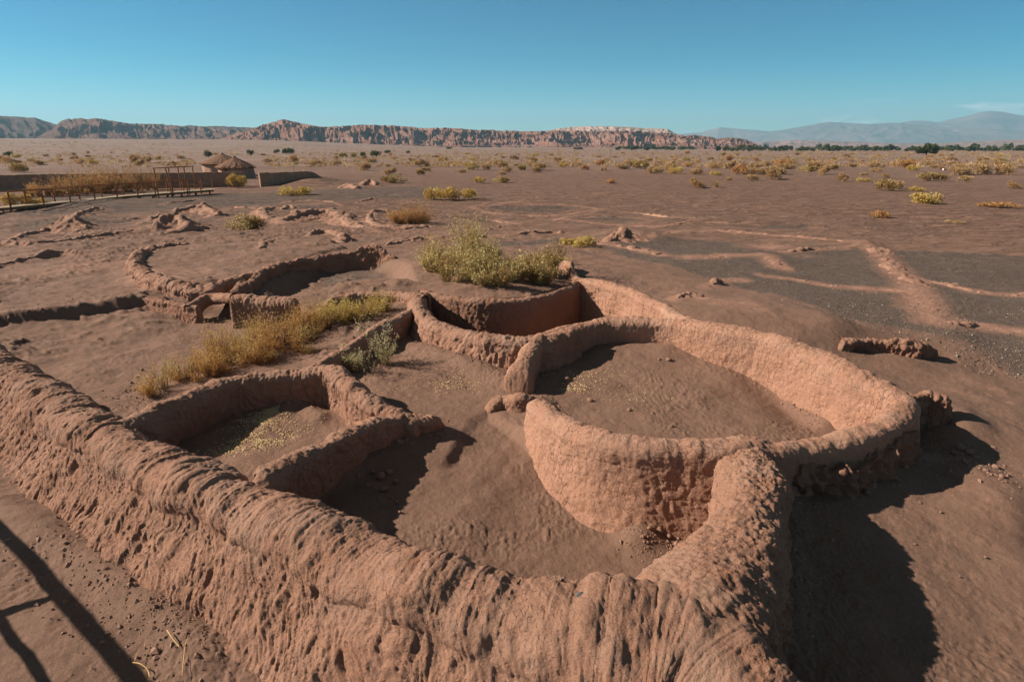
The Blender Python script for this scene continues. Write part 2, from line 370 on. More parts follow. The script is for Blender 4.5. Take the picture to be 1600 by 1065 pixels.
ROOMS = {
    'C': (P2([(835, 528), (870, 508), (930, 498), (1000, 494), (1060, 497), (1120, 502), (1200, 514), (1270, 534), (1340, 562), (1395, 594), (1416, 620), (1395, 646), (1340, 662), (1270, 676), (1200, 683), (1130, 680), (1050, 678), (980, 674), (920, 658), (870, 634), (835, 606), (826, 565)], 1.1),
          [(900, 560, .5), (860, 600, .5), (880, 540, .6), (950, 532, .72), (1040, 538, .74), (1000, 580, .56), (1000, 620, .45), (1080, 600, .52), (1120, 575, .6), (1150, 630, .4), (1260, 655, .2), (1200, 600, .42), (1250, 630, .26), (930, 640, .42)], .22),
    'B': (P2([(655, 452), (700, 459), (760, 464), (830, 461), (880, 447), (905, 432)], .97) + P2([(945, 437), (1000, 452), (1060, 485)], 1.2) + P2([(1000, 496), (930, 499), (868, 513)], 1.1) + P2([(800, 525), (750, 519), (700, 508), (664, 490), (650, 466)], 1.05),
          [(800, 500, -.1), (900, 480, -.1)], .14),
    'E': (P2([(395, 748), (440, 712), (500, 684), (560, 660), (620, 646), (690, 650)], .95) + P2([(730, 650), (765, 640)], .42) + P2([(830, 612), (880, 645), (930, 667), (1000, 680), (1070, 684), (1140, 690)], 1.05) + [(2.2, 5.2), (1.8, 4.5), (1.3, 3.9)] + P2([(960, 925), (800, 885), (640, 845), (560, 815), (470, 778)], 1.1),
          [(560, 700, .48), (600, 690, .48), (650, 675, .46), (690, 670, .43), (540, 720, .34), (520, 745, .2), (600, 740, .26), (570, 780, .24), (700, 770, .22), (850, 830, .1), (960, 850, .08), (760, 700, .26), (735, 660, .42), (700, 700, .36), (820, 690, .28), (880, 760, .14)], .2),
    'D': (P2([(178, 655), (230, 636), (290, 607), (360, 583), (440, 572), (515, 570), (550, 600), (600, 628), (640, 645), (560, 655), (500, 680), (440, 710), (395, 745), (330, 722), (260, 697)], .95),
          [(330, 690, .36), (430, 640, .44), (470, 640, .40), (350, 640, .42), (420, 700, .38), (270, 670, .3)], .2),
    'H': (P2([(400, 432), (450, 408), (520, 393), (590, 386), (645, 412), (658, 450), (600, 452), (530, 460), (500, 490), (465, 460), (415, 456)], .85),
          [(560, 430, .32), (480, 450, .2), (490, 485, .2), (610, 430, .4), (480, 420, .35)], .7),
    'L': (P2([(-500, 556), (-300, 516), (0, 488), (100, 478), (160, 471), (230, 463), (300, 466), (355, 468), (470, 470), (500, 490)], .62) + P2([(540, 490), (620, 490), (560, 520), (500, 562), (440, 572), (360, 583), (290, 607), (230, 636), (178, 655), (120, 630), (60, 592), (0, 548), (-300, 400)], .9),
          [(100, 540, .2), (200, 560, .18), (60, 590, .1), (180, 620, .16), (330, 500, .25), (300, 560, .22), (350, 540, .25), (400, 520, .28), (480, 500, .3), (450, 545, .33), (560, 510, .6), (40, 520, .28), (230, 500, .3), (-200, 600, .1), (-300, 520, .2)], .3),
    'A': (P2([(235, 382), (207, 396), (214, 415), (242, 430), (290, 441), (330, 446), (390, 428), (440, 405), (500, 388), (545, 375), (520, 368), (440, 366), (300, 374)], .8),
          [(300, 400, .62), (400, 395, .6), (480, 380, .55), (330, 425, .62)], .3),
}
ROOMS = {k: (p, [W3(*q) for q in pts], bl) for k, (p, pts, bl) in ROOMS.items()}
BANKS = []        # (polyline xy, height, half width, mound of sand banked against low walls)
MOUNDS = []       # (x, y, rx, ry, h)
def Gs(x, y):
    """smooth ground height (no fine relief)"""
    x = np.atleast_1d(np.asarray(x, float)); y = np.atleast_1d(np.asarray(y, float))
    z = np.zeros(x.shape); r = np.hypot(x, y)
    nr = r < 110
    if nr.any():
        xs, ys = x[nr], y[nr]
        zn = shepard(xs, ys, OUT, .5, 1.7)
        zn = zn * (1 - sstep(70, 105, r[nr]))
        for p, pts, bl in ROOMS.values():
            P = np.array(p); m = (xs > P[:, 0].min() - .1) & (xs < P[:, 0].max() + .1) & (ys > P[:, 1].min() - .1) & (ys < P[:, 1].max() + .1)
            if not m.any(): continue
            xm, ym = xs[m], ys[m]; ins = in_poly(xm, ym, p)
            if not ins.any(): continue
            xi, yi = xm[ins], ym[ins]; d = seg_dist(xi, yi, p + [p[0]])
            w = sstep(.0, bl, d); zi = shepard(xi, yi, pts, .5, 1.7)
            q = zn[m]; q[ins] = q[ins] * (1 - w) + zi * w; zn[m] = q
        for P, h, w in BANKS:
            A = np.array(P); mg = w * 3
            m = (xs > A[:, 0].min() - mg) & (xs < A[:, 0].max() + mg) & (ys > A[:, 1].min() - mg) & (ys < A[:, 1].max() + mg)
            if m.any():
                d = seg_dist(xs[m], ys[m], P); zn[m] += h * np.exp(-(d / w) ** 2)
        for mx_, my_, rx, ry, h in MOUNDS:
            zn += h * np.exp(-((xs - mx_) / rx) ** 2 - ((ys - my_) / ry) ** 2)
        z[nr] = zn
    far = r > 350
    if far.any():
        az = np.arctan2(x[far], y[far])
        rise = sstep(450, 1700, r[far]) * (4 + 17 * sstep(-.05, -.42, az)) * (1 - sstep(.12, .26, az))
        z[far] += rise
    return z
def hit(px, py, it=14):
    z = 0.
    for _ in range(it):
        p = W3(px, py, z); z = z * .4 + .6 * float(Gs(p[0], p[1])[0])
    p = W3(px, py, z); return p

# ------------------------------------------------------------------ mud walls
def wall(name, label, P, zbase, mat='mud', ds=.02, groove=.03, lump=.03, fine=.012, shear=0., capA=.0, capB=.0, blocky=0., group=None,
         crestn=.04, seed=0, cat='wall', curve=1.6, tube=False, nlump=3.2, courses=0., cracks=0.):
    """P rows: x, y, crest z, half top width, left run, right run (run = how far the foot stands out).  zbase: scalar height of the buried foot"""
    C, s = catmull(P, ds)
    xy = C[:, :2]; T = np.gradient(xy, axis=0); T /= np.linalg.norm(T, axis=1)[:, None] + 1e-9
    # smooth tangent
    k = max(1, int(.12 / ds)); ker = np.ones(2 * k + 1) / (2 * k + 1)
    T = np.stack([np.convolve(np.pad(T[:, i], k, 'edge'), ker, 'valid') for i in (0, 1)], 1); T /= np.linalg.norm(T, axis=1)[:, None]
    Nn = np.stack([-T[:, 1], T[:, 0]], 1)          # left of travel
    zc = C[:, 2] + crestn * 1.35 * fbm(s * 1.7 + seed * 7.7, s * 0 + seed, o=6, g=.68); wt = C[:, 3] * (1 + .22 * fbm(s * 1.6, s * 0 + seed + 3.3, o=3)); rl = C[:, 4]; rr = C[:, 5]
    L = s[-1]; e = np.ones_like(s)
    if capA: e = np.minimum(e, np.sqrt(np.clip(1 - (1 - np.clip((s) / capA, 0, 1)) ** 2, 0, 1)))
    if capB: e = np.minimum(e, np.sqrt(np.clip(1 - (1 - np.clip((L - s) / capB, 0, 1)) ** 2, 0, 1)))
    H = zc - zbase; zc = zbase + H * (.04 + .96 * e ** .75); H = zc - zbase
    wt = wt * np.maximum(e, .02); rl = rl * np.maximum(e, .02); rr = rr * np.maximum(e, .02)
    Lp = float(np.mean(H) * 1.1 + np.mean(wt) * 1.5 + np.mean(np.maximum(rl, rr)) * .5)
    nh = max(6, int(Lp / ds)); t = np.linspace(0, 1, nh + 1)
    ft = float(np.mean(wt) * 1.5 / Lp); ft = min(max(ft, .12), .5)
    def half(sgn, run):
        a = np.clip(t / ft, 0, 1)[None] * pi / 2; tau = np.clip((t - ft) / (1 - ft), 0, 1)[None]
        rad = np.minimum(wt, H * .5)[:, None]
        off = wt[:, None] * np.sin(a) + run[:, None] * tau ** curve
        dz = rad * .8 * (1 - np.cos(a)) + (H[:, None] - rad * .8) * tau
        return sgn * off, dz
    oL, zL = half(1, rl); oR, zR = half(-1, rr)
    off = np.concatenate([oL[:, ::-1], oR[:, 1:]], 1); dz = np.concatenate([zL[:, ::-1], zR[:, 1:]], 1)
    X = xy[:, 0:1] + Nn[:, 0:1] * off; Y = xy[:, 1:2] + Nn[:, 1:2] * off; Z = zc[:, None] - dz
    V = np.stack([X, Y, Z], -1)
    du = np.gradient(V, axis=0); dv = np.gradient(V, axis=1); N = np.cross(du, dv); N /= np.linalg.norm(N, axis=-1, keepdims=True) + 1e-9
    if N[N.shape[0] // 2, nh, 2] < 0: N = -N
    tt = np.concatenate([t[::-1], t[1:]])[None] * Lp; S = np.repeat(s[:, None], tt.shape[1], 1); tt = np.repeat(tt, len(s), 0)
    side = np.concatenate([np.ones(nh + 1), -np.ones(nh)])[None] * np.ones_like(S)
    face = .25 + .75 * sstep(ft * Lp * .2, ft * Lp * 1.3, tt)
    q = seed * 13.1
    D = lump * fbm(X * nlump + q, Y * nlump, Z * nlump, o=3)
    U = S + side * shear * tt + .12 * noise(S * 2.3 + q, tt * 2.3) + .035 * noise(S * 9 + q, tt * 6)
    md = .45 + .75 * sstep(-.3, .5, fbm(S * 1.1 + q, tt * 1.4 + side * 3, o=3))
    g1 = np.abs(noise(U * 4.6 + q, tt * .55 + side * 5)); g2 = np.abs(noise(U * 11 + q, tt * 2.4 + side * 9))
    g3 = np.abs(noise(U * 25 - q, tt * 5 + side)); g4 = noise(U * 48 + q, tt * 11 + side)
    g1 = 1 - np.clip(g1 * 3., 0, 1); g2 = 1 - np.clip(g2 * 2.4, 0, 1); g3 = 1 - np.clip(g3 * 2., 0, 1)
    D -= groove * face * (md * (g1 * .8 * sstep(.1, .5, noise(U * 2.2, tt * .8 + 7)) + g2 * .6) + .36 * g3 + .13 * g4)
    aniso = fbm(U * 17 + q, tt * 3.2 + side * 4, o=5, g=.72); iso = face if groove > .02 else face * .4
    D += fine * 1.9 * iso * aniso - fine * .9 * iso * np.abs(noise(U * 34, tt * 8 + q))
    D += fine * (1 - .62 * iso) * (fbm(X * 14, Y * 14, Z * 14 + q, o=5, g=.68) * 1.8 - .5 * np.abs(noise(X * 31, Y * 31, Z * 31)))
    pits = np.clip(fbm(X * 8 + 31, Y * 8, Z * 8 + q, o=2) - .42, 0, 1); D -= pits * .05 * min(1, groove / .02)
    if blocky:
        b = fbm(X * 6 + q, Y * 6, Z * 6, o=3, g=.55); D += blocky * (np.floor(b * 5) / 5 * .7 + b * .6); D += blocky * .5 * np.abs(noise(X * 16, Y * 16, Z * 16))
    if courses:
        zz = Z + .02 * noise(S * 1.5, Z * 2); f = (zz / .15) % 1; row = np.floor(zz / .15)
        ff = ((S + row * .31 + .05 * noise(S * 3, zz * 4)) / .42) % 1
        mask = sstep(.0, .35, fbm(S * .9 + q, Z * 2.5, o=3) + .25) * (side > 0) if courses > 0 else 1
        D -= abs(courses) * mask * face * (np.exp(-((f - .5) / .07) ** 2) + .8 * np.exp(-((ff - .5) / .035) ** 2))
    if cracks:                                     # drying cracks: edges of jittered, tall cells, cut into the surface
        wx = S + .05 * noise(S * 7, tt * 7) ; wy = tt * .42 + .05 * noise(S * 7 + 9, tt * 7)
        sc = 12.; gx = np.floor(wx * sc).astype(np.int64); gy = np.floor(wy * sc).astype(np.int64)
        d1 = np.full(X.shape, 9.); d2 = np.full(X.shape, 9.)
        for i in (-1, 0, 1):
            for j in (-1, 0, 1):
                cx = gx + i; cy = gy + j
                px = cx + .5 + .45 * _h(cx, cy, gx * 0 + 5); py = cy + .5 + .45 * _h(cx, cy, gx * 0 + 8)
                d = np.hypot(wx * sc - px, wy * sc - py)
                m = d < d1; d2 = np.where(m, d1, np.minimum(d2, d)); d1 = np.where(m, d, d1)
        D -= cracks * (1 - sstep(0, .13, d2 - d1)) * sstep(-.25, .15, fbm(S * 1.5, tt * 1.5 + side * 4, o=2))
    fade = np.minimum(1, np.maximum(e, 0))[:, None]
    V = V + N * (D * fade)[..., None]
    crest = 1 - sstep(ft * Lp * .6, ft * Lp * 2., tt)
    nv = V.shape[1]; F = grid_faces(len(s), nv)
    loc = V[len(s) // 2, nh].copy(); loc[2] = zbase + .2
    VV = V.reshape(-1, 3) - loc
    o = mesh_np(name, VV, F, M[mat], attrs={'crest': crest.ravel()}); o.location = loc
    tag(o, label, cat, group); return o
def pw(pts):
    """rows (px,py,z,half width,left run,right run) -> world rows"""
    return [np.concatenate([W3(a, b, c), [w, l, r]]) for a, b, c, w, l, r in pts]

# sand banks first (low walls further out), so that hit() sees them
MAIN = [([(300, 378), (235, 385), (212, 397), (216, 413), (240, 427), (285, 440), (325, 447), (392, 424)], .75, .05, .5), ([(400, 427), (490, 400), (545, 390), (585, 385), (615, 398), (650, 416)], .8, .08, .5),
        ([(-260, 510), (-60, 497), (30, 488), (95, 479), (150, 473), (215, 462)], .6, .12, .45), ([(497, 494), (535, 460), (625, 455)], .8, .1, .4), ([(357, 467), (466, 461)], .4, .06, .4),
        ([(835, 618), (920, 668), (1050, 688), (1130, 690)], 1., .05, .3), ([(1060, 500), (1200, 520), (1340, 573), (1410, 620)], 1.1, .05, .3), ([(700, 508), (800, 525)], 1., .06, .5), ([(1408, 622), (1480, 616), (1498, 690), (1580, 760)], .5, .07, .35), ([(1212, 740), (1310, 740), (1400, 700)], .6, .07, .35)]
MAIN += [([(845, 660), (870, 700), (940, 780), (1000, 838)], .15, .09, .18), ([(1060, 540), (1200, 600), (1290, 655)], .4, .07, .16), ([(640, 540), (720, 565), (800, 590)], .6, .1, .25), ([(0, 790), (100, 850), (220, 930), (330, 1020)], .2, .09, .2),
         ([(215, 440), (260, 455), (330, 460)], .4, .1, .35), ([(440, 600), (500, 655)], .4, .08, .15), ([(1225, 790), (1230, 900), (1210, 1000)], .3, .08, .2), ([(560, 700), (640, 682), (690, 672)], .45, .06, .15)]
for pts, z, h, w in MAIN: BANKS.append(([tuple(W3(a, b, z)[:2]) for a, b in pts], h, w))
LOW = []   # name, label, [(px,py)], rise, halfwidth, bank h, bank w, kwargs
def low(label, pts, rise, hw, bh=.0, bw=.8, **k): LOW.append((label, pts, rise, hw, bh, bw, k))
GB = 'stumps of buried mud walls'
# left side of the plain
low('low crumbling mud ridge along the left edge, above the shaded bank', [(-60, 425), (0, 416), (50, 405), (95, 397), (150, 398)], .10, .10, .08, .6)
low('curved low mud ridge running from the left edge to the dark peaked mound', [(-40, 384), (0, 382), (60, 383), (110, 378), (150, 370), (215, 360)], .12, .10, .12, .7)
low('pale buried wall line rising to the small dark peak near left edge', [(15, 380), (50, 366), (90, 358), (110, 350)], .12, .10, .12, .8)
low('steep dark mound of wall remains left of the ring with flat sand', [(85, 358), (105, 350), (122, 356), (140, 362)], .28, .10, .18, .8)
low('thin straight wall line behind the dark peaked mound', [(130, 345), (180, 345), (230, 341), (255, 339)], .08, .08, .04, .8)
low('short rough wall stump pointing at the peaked dark mound', [(215, 355), (232, 350), (250, 340), (262, 339)], .14, .12, .1, .6)
low('tall dark wall stump with long shadow above the sandy ring', [(240, 362), (262, 352), (280, 350), (300, 362)], .34, .14, .2, .8)
low('low pale ridge curving below the wooden walkway', [(110, 345), (125, 336), (150, 328), (165, 329)], .14, .14, .12, .9)
low('flat pale wall line left of the low peaked ridge under the mud fence', [(255, 319), (290, 315), (310, 312)], .07, .1, .05, 1.)
low('low two-peaked mud ridge in the open sand below the wall gap', [(268, 333), (295, 329), (318, 328), (345, 338)], .26, .14, .15, .9)
low('thin pale ridge left of the pink curved wall stump', [(365, 325), (395, 326), (420, 324)], .10, .1, .06, 1.)
low('faint buried wall arc above the pink curved wall stump', [(440, 316), (480, 315), (515, 316), (533, 322)], .08, .1, .03, 1.)
low('pink wall stump curving around a small sandy hollow', [(430, 325), (410, 331), (418, 342), (445, 345), (460, 338)], .14, .18, .08, .6)
low('lumpy pink wall remains beside the small sandy hollow', [(448, 345), (470, 339), (500, 337), (525, 336), (534, 342)], .24, .22, .12, .7)
low('grey green dark bank above the sandy hollow', [(440, 329), (452, 325), (462, 327)], .16, .12, .05, .7)
# ring with the rusty bush
low('pink horseshoe wall around the rusty orange bush', [(610, 331), (585, 333), (577, 342), (588, 353), (620, 358), (650, 358), (672, 356)], .13, .16, .1, .8)
low('smooth pink wall shoulder left of the rusty orange bush', [(548, 336), (542, 345), (556, 354), (590, 361)], .16, .2, .12, .7)
low('small pink peak in the sand left of the lying yellow bushes', [(528, 294), (545, 292), (560, 295)], .25, .2, .15, 1.3)
low('second small pink peak nearer the lying yellow bushes', [(566, 290), (579, 286), (588, 290)], .35, .16, .1, 1.)
low('short dark wall edge left of the lying yellow bushes', [(556, 318), (575, 314), (592, 311)], .12, .1, .04, .8)
# low oval outlines in the middle
low('oval outline of a buried round room on the open plain', [(745, 328), (737, 324), (755, 320), (800, 318.5), (860, 320), (905, 323), (938, 328), (900, 333), (860, 337), (800, 336.5), (760, 333), (745, 328)], .05, .16, .02, .7)
low('pale buried wall arc sweeping below the oval outline', [(868, 342), (900, 345), (960, 353), (1020, 354), (1060, 350), (1085, 346)], .06, .13, .03, .8)
low('buried wall line joining the oval outline and the long arc', [(862, 346), (885, 340), (915, 336), (940, 329)], .05, .12, .02, .8)
low('thin buried wall line leading right from the oval outline', [(938, 328), (1000, 333), (1060, 340), (1090, 342)], .05, .1, .02, .8)
low('broad pale patch of wall top between rusty bush and oval outline', [(772, 344), (795, 347), (812, 350)], .05, .2, .02, .5)
low('thin dark-edged wall line below the rusty orange bush', [(700, 363), (745, 361), (785, 354), (812, 350)], .08, .1, .05, .8)
low('long low ridge passing behind the big olive bush', [(600, 385), (655, 375), (720, 374), (780, 371), (850, 364), (885, 364)], .10, .1, .06, .8)
low('pale curved wall end between two dark ridges', [(590, 384), (625, 378), (672, 374)], .07, .12, .03, .8)
# ring arcs upper left centre
low('rounded pink wall stump right of the sandy ring', [(478, 372), (500, 366), (522, 367), (538, 376), (530, 384)], .17, .14, .05, .7)
low('small pink wall fragment inside the sandy ring', [(405, 390), (415, 382), (440, 378), (470, 380)], .08, .12, .04, .5)
# right side
low('pink sunlit wall edge below the dark cone of grit', [(935, 383), (965, 386), (1000, 392), (1035, 399)], .14, .16, .04, .6)
low('dark cone of gritty sand with a pink wall end', [(945, 380), (962, 372), (980, 366), (1000, 372)], .34, .2, .25, 1.1)
low('long thin pink wall top across the grey grit', [(1015, 370), (1060, 362), (1120, 361), (1200, 366), (1280, 373), (1345, 378)], .07, .12, .05, .8)
low('broad flat wall top running diagonally through the grit', [(1342, 378), (1372, 393), (1398, 420), (1420, 438), (1440, 468), (1466, 502)], .11, .24, .05, .6)
low('pink wall top running to the right edge below the diagonal one', [(1466, 503), (1510, 505), (1550, 510), (1610, 520), (1700, 535)], .07, .11, .03, .5)
low('crumbly wall top branching right from the diagonal one', [(1412, 431), (1450, 441), (1480, 446), (1520, 455), (1545, 458)], .10, .14, .03, .5)
low('faint pink wall top at the right edge', [(1568, 460), (1610, 462), (1680, 468)], .05, .12, .0, .5)
low('short pink wall top left of the diagonal one, with dark side', [(1345, 381), (1320, 387), (1290, 389), (1250, 391), (1225, 394)], .11, .09, .06, .5)
low('pink lump of wall at the corner of the grey grit square', [(1198, 400), (1208, 408), (1222, 420)], .10, .15, .04, .5)
low('wide pale wall top on the grit left of the square', [(1070, 403), (1105, 402), (1150, 400), (1200, 398)], .06, .18, .04, .6)
low('long pink wall top crossing the middle of the grit', [(1195, 432), (1240, 438), (1290, 446), (1350, 451), (1422, 457)], .06, .1, .05, .6)
low('small curved red wall ridge standing out of the grit', [(1098, 452), (1112, 444), (1130, 438), (1160, 438)], .12, .08, .03, .4)
low('short broken wall tooth behind the joined room walls', [(1048, 468), (1066, 463), (1082, 462), (1098, 467)], .17, .09, .04, .35)
low('dark gritty hump above the long thin pink wall top', [(1020, 356), (1080, 346), (1120, 348), (1180, 352)], .05, .1, .16, 1.5)
BW = []
for (label, pts, rise, hw, bh, bw, k) in LOW:
    P = [W3(px, py, float(shepard(*[np.array([v]) for v in W3(px, py, .25)[:2]], OUT, .5, 1.7)[0])) for px, py in pts]
    if bh: BANKS.append(([tuple(p[:2]) for p in P], bh, bw))
for px, py, rx, ry, h in [(905, 250 + 20, 9, 5, .2), (1280, 352, 3, 3, .18), (1100, 350, 3, 2, .12), (130, 395, 2.5, 1.6, .15), (60, 430, 1.5, 1, .1), (60, 322, 6, 3, .3), (250, 318, 5, 3, .2), (480, 290, 3, 4, .55), (505, 288, 4, 4, .5), (1350, 330, 9, 4, .2), (700, 300, 8, 4, .15)]:
    p = W3(px, py, .1); MOUNDS.append((p[0], p[1], rx, ry, h))
# mounds of sand inside the near rooms and against the walls
def mound(px, py, z, rx, ry, h): p = W3(px, py, z); MOUNDS.append((p[0], p[1], rx, ry, h))
mound(1190, 585, .4, .9, .5, .1); mound(1290, 640, .3, .5, .6, .14); mound(860, 540, .5, .3, .4, .1)
mound(455, 655, .2, .16, .4, .1); mound(430, 690, .2, .35, .25, .05); mound(600, 700, .3, .35, .3, .04)
mound(1010, 840, .1, .3, .2, .10); mound(1340, 760, .05, .4, .15, .13); mound(1420, 745, .05, .3, .15, .08); mound(1500, 690, .1, .4, .5, .12)
mound(880, 590, .45, .25, .12, .05); mound(700, 480, .9, .01, .01, 0)

GW = 'old mud walls of the excavated rooms'
W1 = wall('mud_wall', 'massive rounded mud wall crossing the foreground, deeply grooved sunny slope', pw([
    (-420, 330, .95, .3, .2, 1.1), (-160, 465, .95, .3, .2, 1.1), (0, 558, .95, .32, .15, 1.05), (95, 622, .95, .34, .12, 1.1), (180, 672, .96, .35, .12, 1.1), (300, 735, 1.0, .36, .12, 1.1), (400, 772, 1.02, .36, .12, 1.1), (520, 822, 1.05, .37, .12, 1.1),
    (640, 875, 1.07, .38, .12, 1.1), (760, 906, 1.1, .40, .14, 1.15), (880, 930, 1.12, .5, .25, 1.2), (980, 945, 1.14, .66, .3, 1.25), (1080, 970, 1.14, .70, .3, 1.2), (1180, 1040, 1.12, .42, .3, 1.0), (1285, 1108, 1.05, .26, .4, 1.0), (1420, 1200, .95, .2, .4, 1.)]),
    -.22, ds=.0125, groove=.024, lump=.085, fine=.0125, shear=.5, seed=1, curve=1.15, crestn=.07, nlump=2.4)
wall('mud_wall', 'thick sunlit mud shoulder with grey gritty crust joining the front wall to the cracked wall', [
    np.array(p) for p in [(2.72, 6.3, 1.06, .34, .25, .1), (2.53, 5.75, 1.12, .33, .12, .12), (2.38, 5.2, 1.15, .32, .06, .14), (2.16, 4.75, 1.16, .36, .08, .15), (1.88, 4.3, 1.16, .42, .3, .16), (1.5, 3.85, 1.15, .55, .8, .16), (1.0, 3.35, 1.1, .5, .9, .2), (.7, 2.9, .95, .3, .3, .2)]][::-1],
    -.2, ds=.0125, groove=.022, lump=.05, fine=.026, seed=2, crestn=.03, curve=1.3)
wall('mud_wall', 'large oval room wall with a cracked pale face and a broad sunlit curve on the right', pw([
    (806, 590, .78, .24, .3, .3), (812, 570, .9, .22, .26, .26), (822, 553, .93, 0.185, .12, .14), (832, 534, 1.02, 0.185, .08, .2), (868, 513, 1.08, 0.185, .06, .25), (930, 499, 1.1, 0.185, .05, .2), (1000, 496, 1.13, 0.185, .05, .15), (1060, 500, 1.16, 0.185, .06, .12), (1120, 506, 1.25, 0.195, .08, .12), (1200, 520, 1.28, 0.205, .1, .12), (1270, 541, 1.28, 0.215, .12, .12),
    (1340, 573, 1.22, 0.215, .14, .15), (1393, 602, 1.12, 0.215, .15, .2), (1412, 628, 1.02, 0.205, .1, .25), (1385, 655, .98, 0.185, .08, .2), (1335, 672, .95, 0.175, .06, .15), (1270, 686, .95, 0.175, .06, .15), (1200, 693, 1.03, 0.185, .06, .25), (1130, 690, 1.1, 0.195, .06, .35),
    (1050, 688, 1.1, 0.195, .06, .42), (980, 683, 1.1, 0.195, .06, .38), (920, 668, 1.07, 0.195, .06, .32), (872, 645, 1.0, 0.195, .06, .22), (835, 618, .88, 0.185, .06, .14)])[::-1],
    -.15, mat='mud_crack', ds=.016, groove=.007, lump=.035, fine=.012, capA=.18, capB=.14, seed=3, crestn=.035, courses=-.004, cracks=.007)
wall('mud_wall', 'rough lumpy outer skirt of wall in shade right of the thick shoulder', pw([
    (1212, 722, .74, .12, .08, .15), (1255, 732, .68, .14, .08, .15), (1310, 722, .70, .16, .08, .18), (1355, 706, .74, .16, .08, .18), (1400, 682, .78, .14, .08, .18), (1432, 655, .8, .1, .08, .15)])[::-1],
    -.15, mat='mud_rough', ds=.014, groove=.03, lump=.07, fine=.03, blocky=.11, capA=.15, capB=.15, seed=4, nlump=5)
wall('mud_wall', 'short rounded wall nub with a small hole beside the doorway, left of the cracked wall', pw([
    (755, 630, .56, .10, .1, .1), (785, 618, .62, .11, .1, .12), (815, 612, .74, .12, .1, .12), (845, 622, .6, .1, .1, .1)]), .0, ds=.012, groove=.01, lump=.035, fine=.014, capA=.14, seed=5)
wall('mud_wall', 'curved front wall of the dark deep room, sloping down to the sunny court', pw([
    (672, 450, 1.0, .2, .1, .3), (650, 466, 1.02, .2, .1, .45), (664, 490, 1.05, .2, .1, .55), (700, 508, 1.06, .2, .08, .6), (750, 519, 1.07, .2, .08, .6), (800, 525, 1.08, .2, .08, .5), (850, 522, 1.1, .18, .08, .4), (900, 508, 1.1, .14, .05, .2)]),
    -.2, ds=.017, groove=.03, lump=.06, fine=.02, seed=6, curve=1.2)
wall('mud_wall', 'straight shaded back wall of the deep room below the big olive bush', pw([
    (652, 452, .95, .12, .08, .05), (700, 461, .97, .12, .08, .05), (760, 466, .98, .12, .08, .05), (830, 463, 1.0, .12, .08, .05), (880, 449, 1.05, .12, .08, .05), (912, 434, 1.1, .13, .08, .05)]),
    -.3, mat='mud_rough', ds=.02, groove=.02, lump=.03, fine=.016, seed=7)
wall('mud_wall', 'sunlit wall right of the deep room running to the large oval room', pw([
    (903, 434, 1.12, .16, .1, .05), (940, 437, 1.2, .17, .12, .05), (985, 449, 1.22, .17, .12, .06), (1030, 471, 1.2, .17, .12, .06), (1068, 492, 1.2, .16, .1, .06), (1110, 505, 1.2, .14, .1, .06)]),
    -.3, mat='mud_crack', ds=.02, groove=.02, lump=.03, fine=.014, seed=8, courses=-.008)
wall('mud_wall', 'small twisted wall horn standing right of the big olive bush', pw([
    (868, 410, 1.1, .1, .1, .1), (888, 407, 1.25, .1, .1, .1), (893, 418, 1.2, .1, .1, .12), (900, 430, 1.1, .12, .1, .1), (912, 438, 1.1, .12, .1, .1)]), .3, ds=.02, groove=.012, lump=.05, fine=.016, capA=.15, seed=9)
wall('mud_wall', 'sunlit wall behind the golden bush, left of the deep room', pw([
    (497, 494, .62, .10, .1, .15), (508, 472, .85, .12, .1, .2), (535, 460, .95, .14, .1, .25), (580, 455, 1.0, .15, .1, .3), (625, 455, 1.02, .16, .1, .3), (662, 462, 1.02, .16, .1, .3)]),
    -.1, ds=.02, groove=.02, lump=.05, fine=.018, capA=.2, seed=10)
wall('mud_wall', 'dark low wall in its own shade between golden bush and grey-green plant', pw([
    (650, 478, 1.02, .12, .1, .1), (618, 495, 1.03, .12, .1, .08), (580, 512, 1.0, .12, .15, .08), (545, 535, .93, .12, .15, .06), (505, 560, .85, .12, .15, .06), (470, 572, .8, .12, .1, .06)]),
    -.0, ds=.018, groove=.02, lump=.04, fine=.016, seed=11)
wall('mud_wall', 'thick free-standing wall block with a sunlit face beside the small wall bridge', pw([
    (357, 461, 1.0, .2, .12, .16), (385, 459, 1.02, .22, .12, .2), (425, 462, 1.0, .22, .12, .2), (466, 468, .93, .2, .12, .16)]), -.1, ds=.016, groove=.03, lump=.045, fine=.016, capA=.1, capB=.1, seed=12, crestn=.05)
wall('mud_wall', 'small upper room wall bounding the room with straw litter, back wall in shade', pw([
    (165, 662, .98, 0.155, .15, .1), (200, 652, .92, 0.155, .2, .06), (232, 640, .92, 0.155, .22, .05), (290, 611, .95, 0.165, .22, .05), (360, 587, .97, 0.165, .22, .05), (440, 577, .98, 0.165, .2, .06), (505, 572, 1.0, 0.185, .15, .12), (530, 578, 1.0, 0.195, .12, .2),
    (560, 604, .93, 0.185, .12, .2), (600, 632, .82, 0.175, .12, .15), (640, 648, .73, 0.155, .1, .1), (660, 655, .64, .08, .1, .1)]),
    -.15, ds=.014, groove=.022, lump=.05, fine=.016, seed=13, crestn=.06)
wall('mud_wall', 'low dividing wall between the straw littered room and the central sunken room', pw([
    (385, 785, .6, 0.155, .06, .06), (405, 745, .98, 0.155, .06, .06), (450, 716, .93, 0.155, .06, .06), (505, 688, .88, 0.155, .06, .06), (560, 664, .82, 0.155, .06, .06), (620, 650, .75, 0.155, .06, .08), (665, 649, .68, 0.145, .08, .1), (702, 656, .5, .09, .1, .1)]),
    -.15, ds=.013, groove=.018, lump=.04, fine=.018, capB=.25, seed=14, crestn=.06)
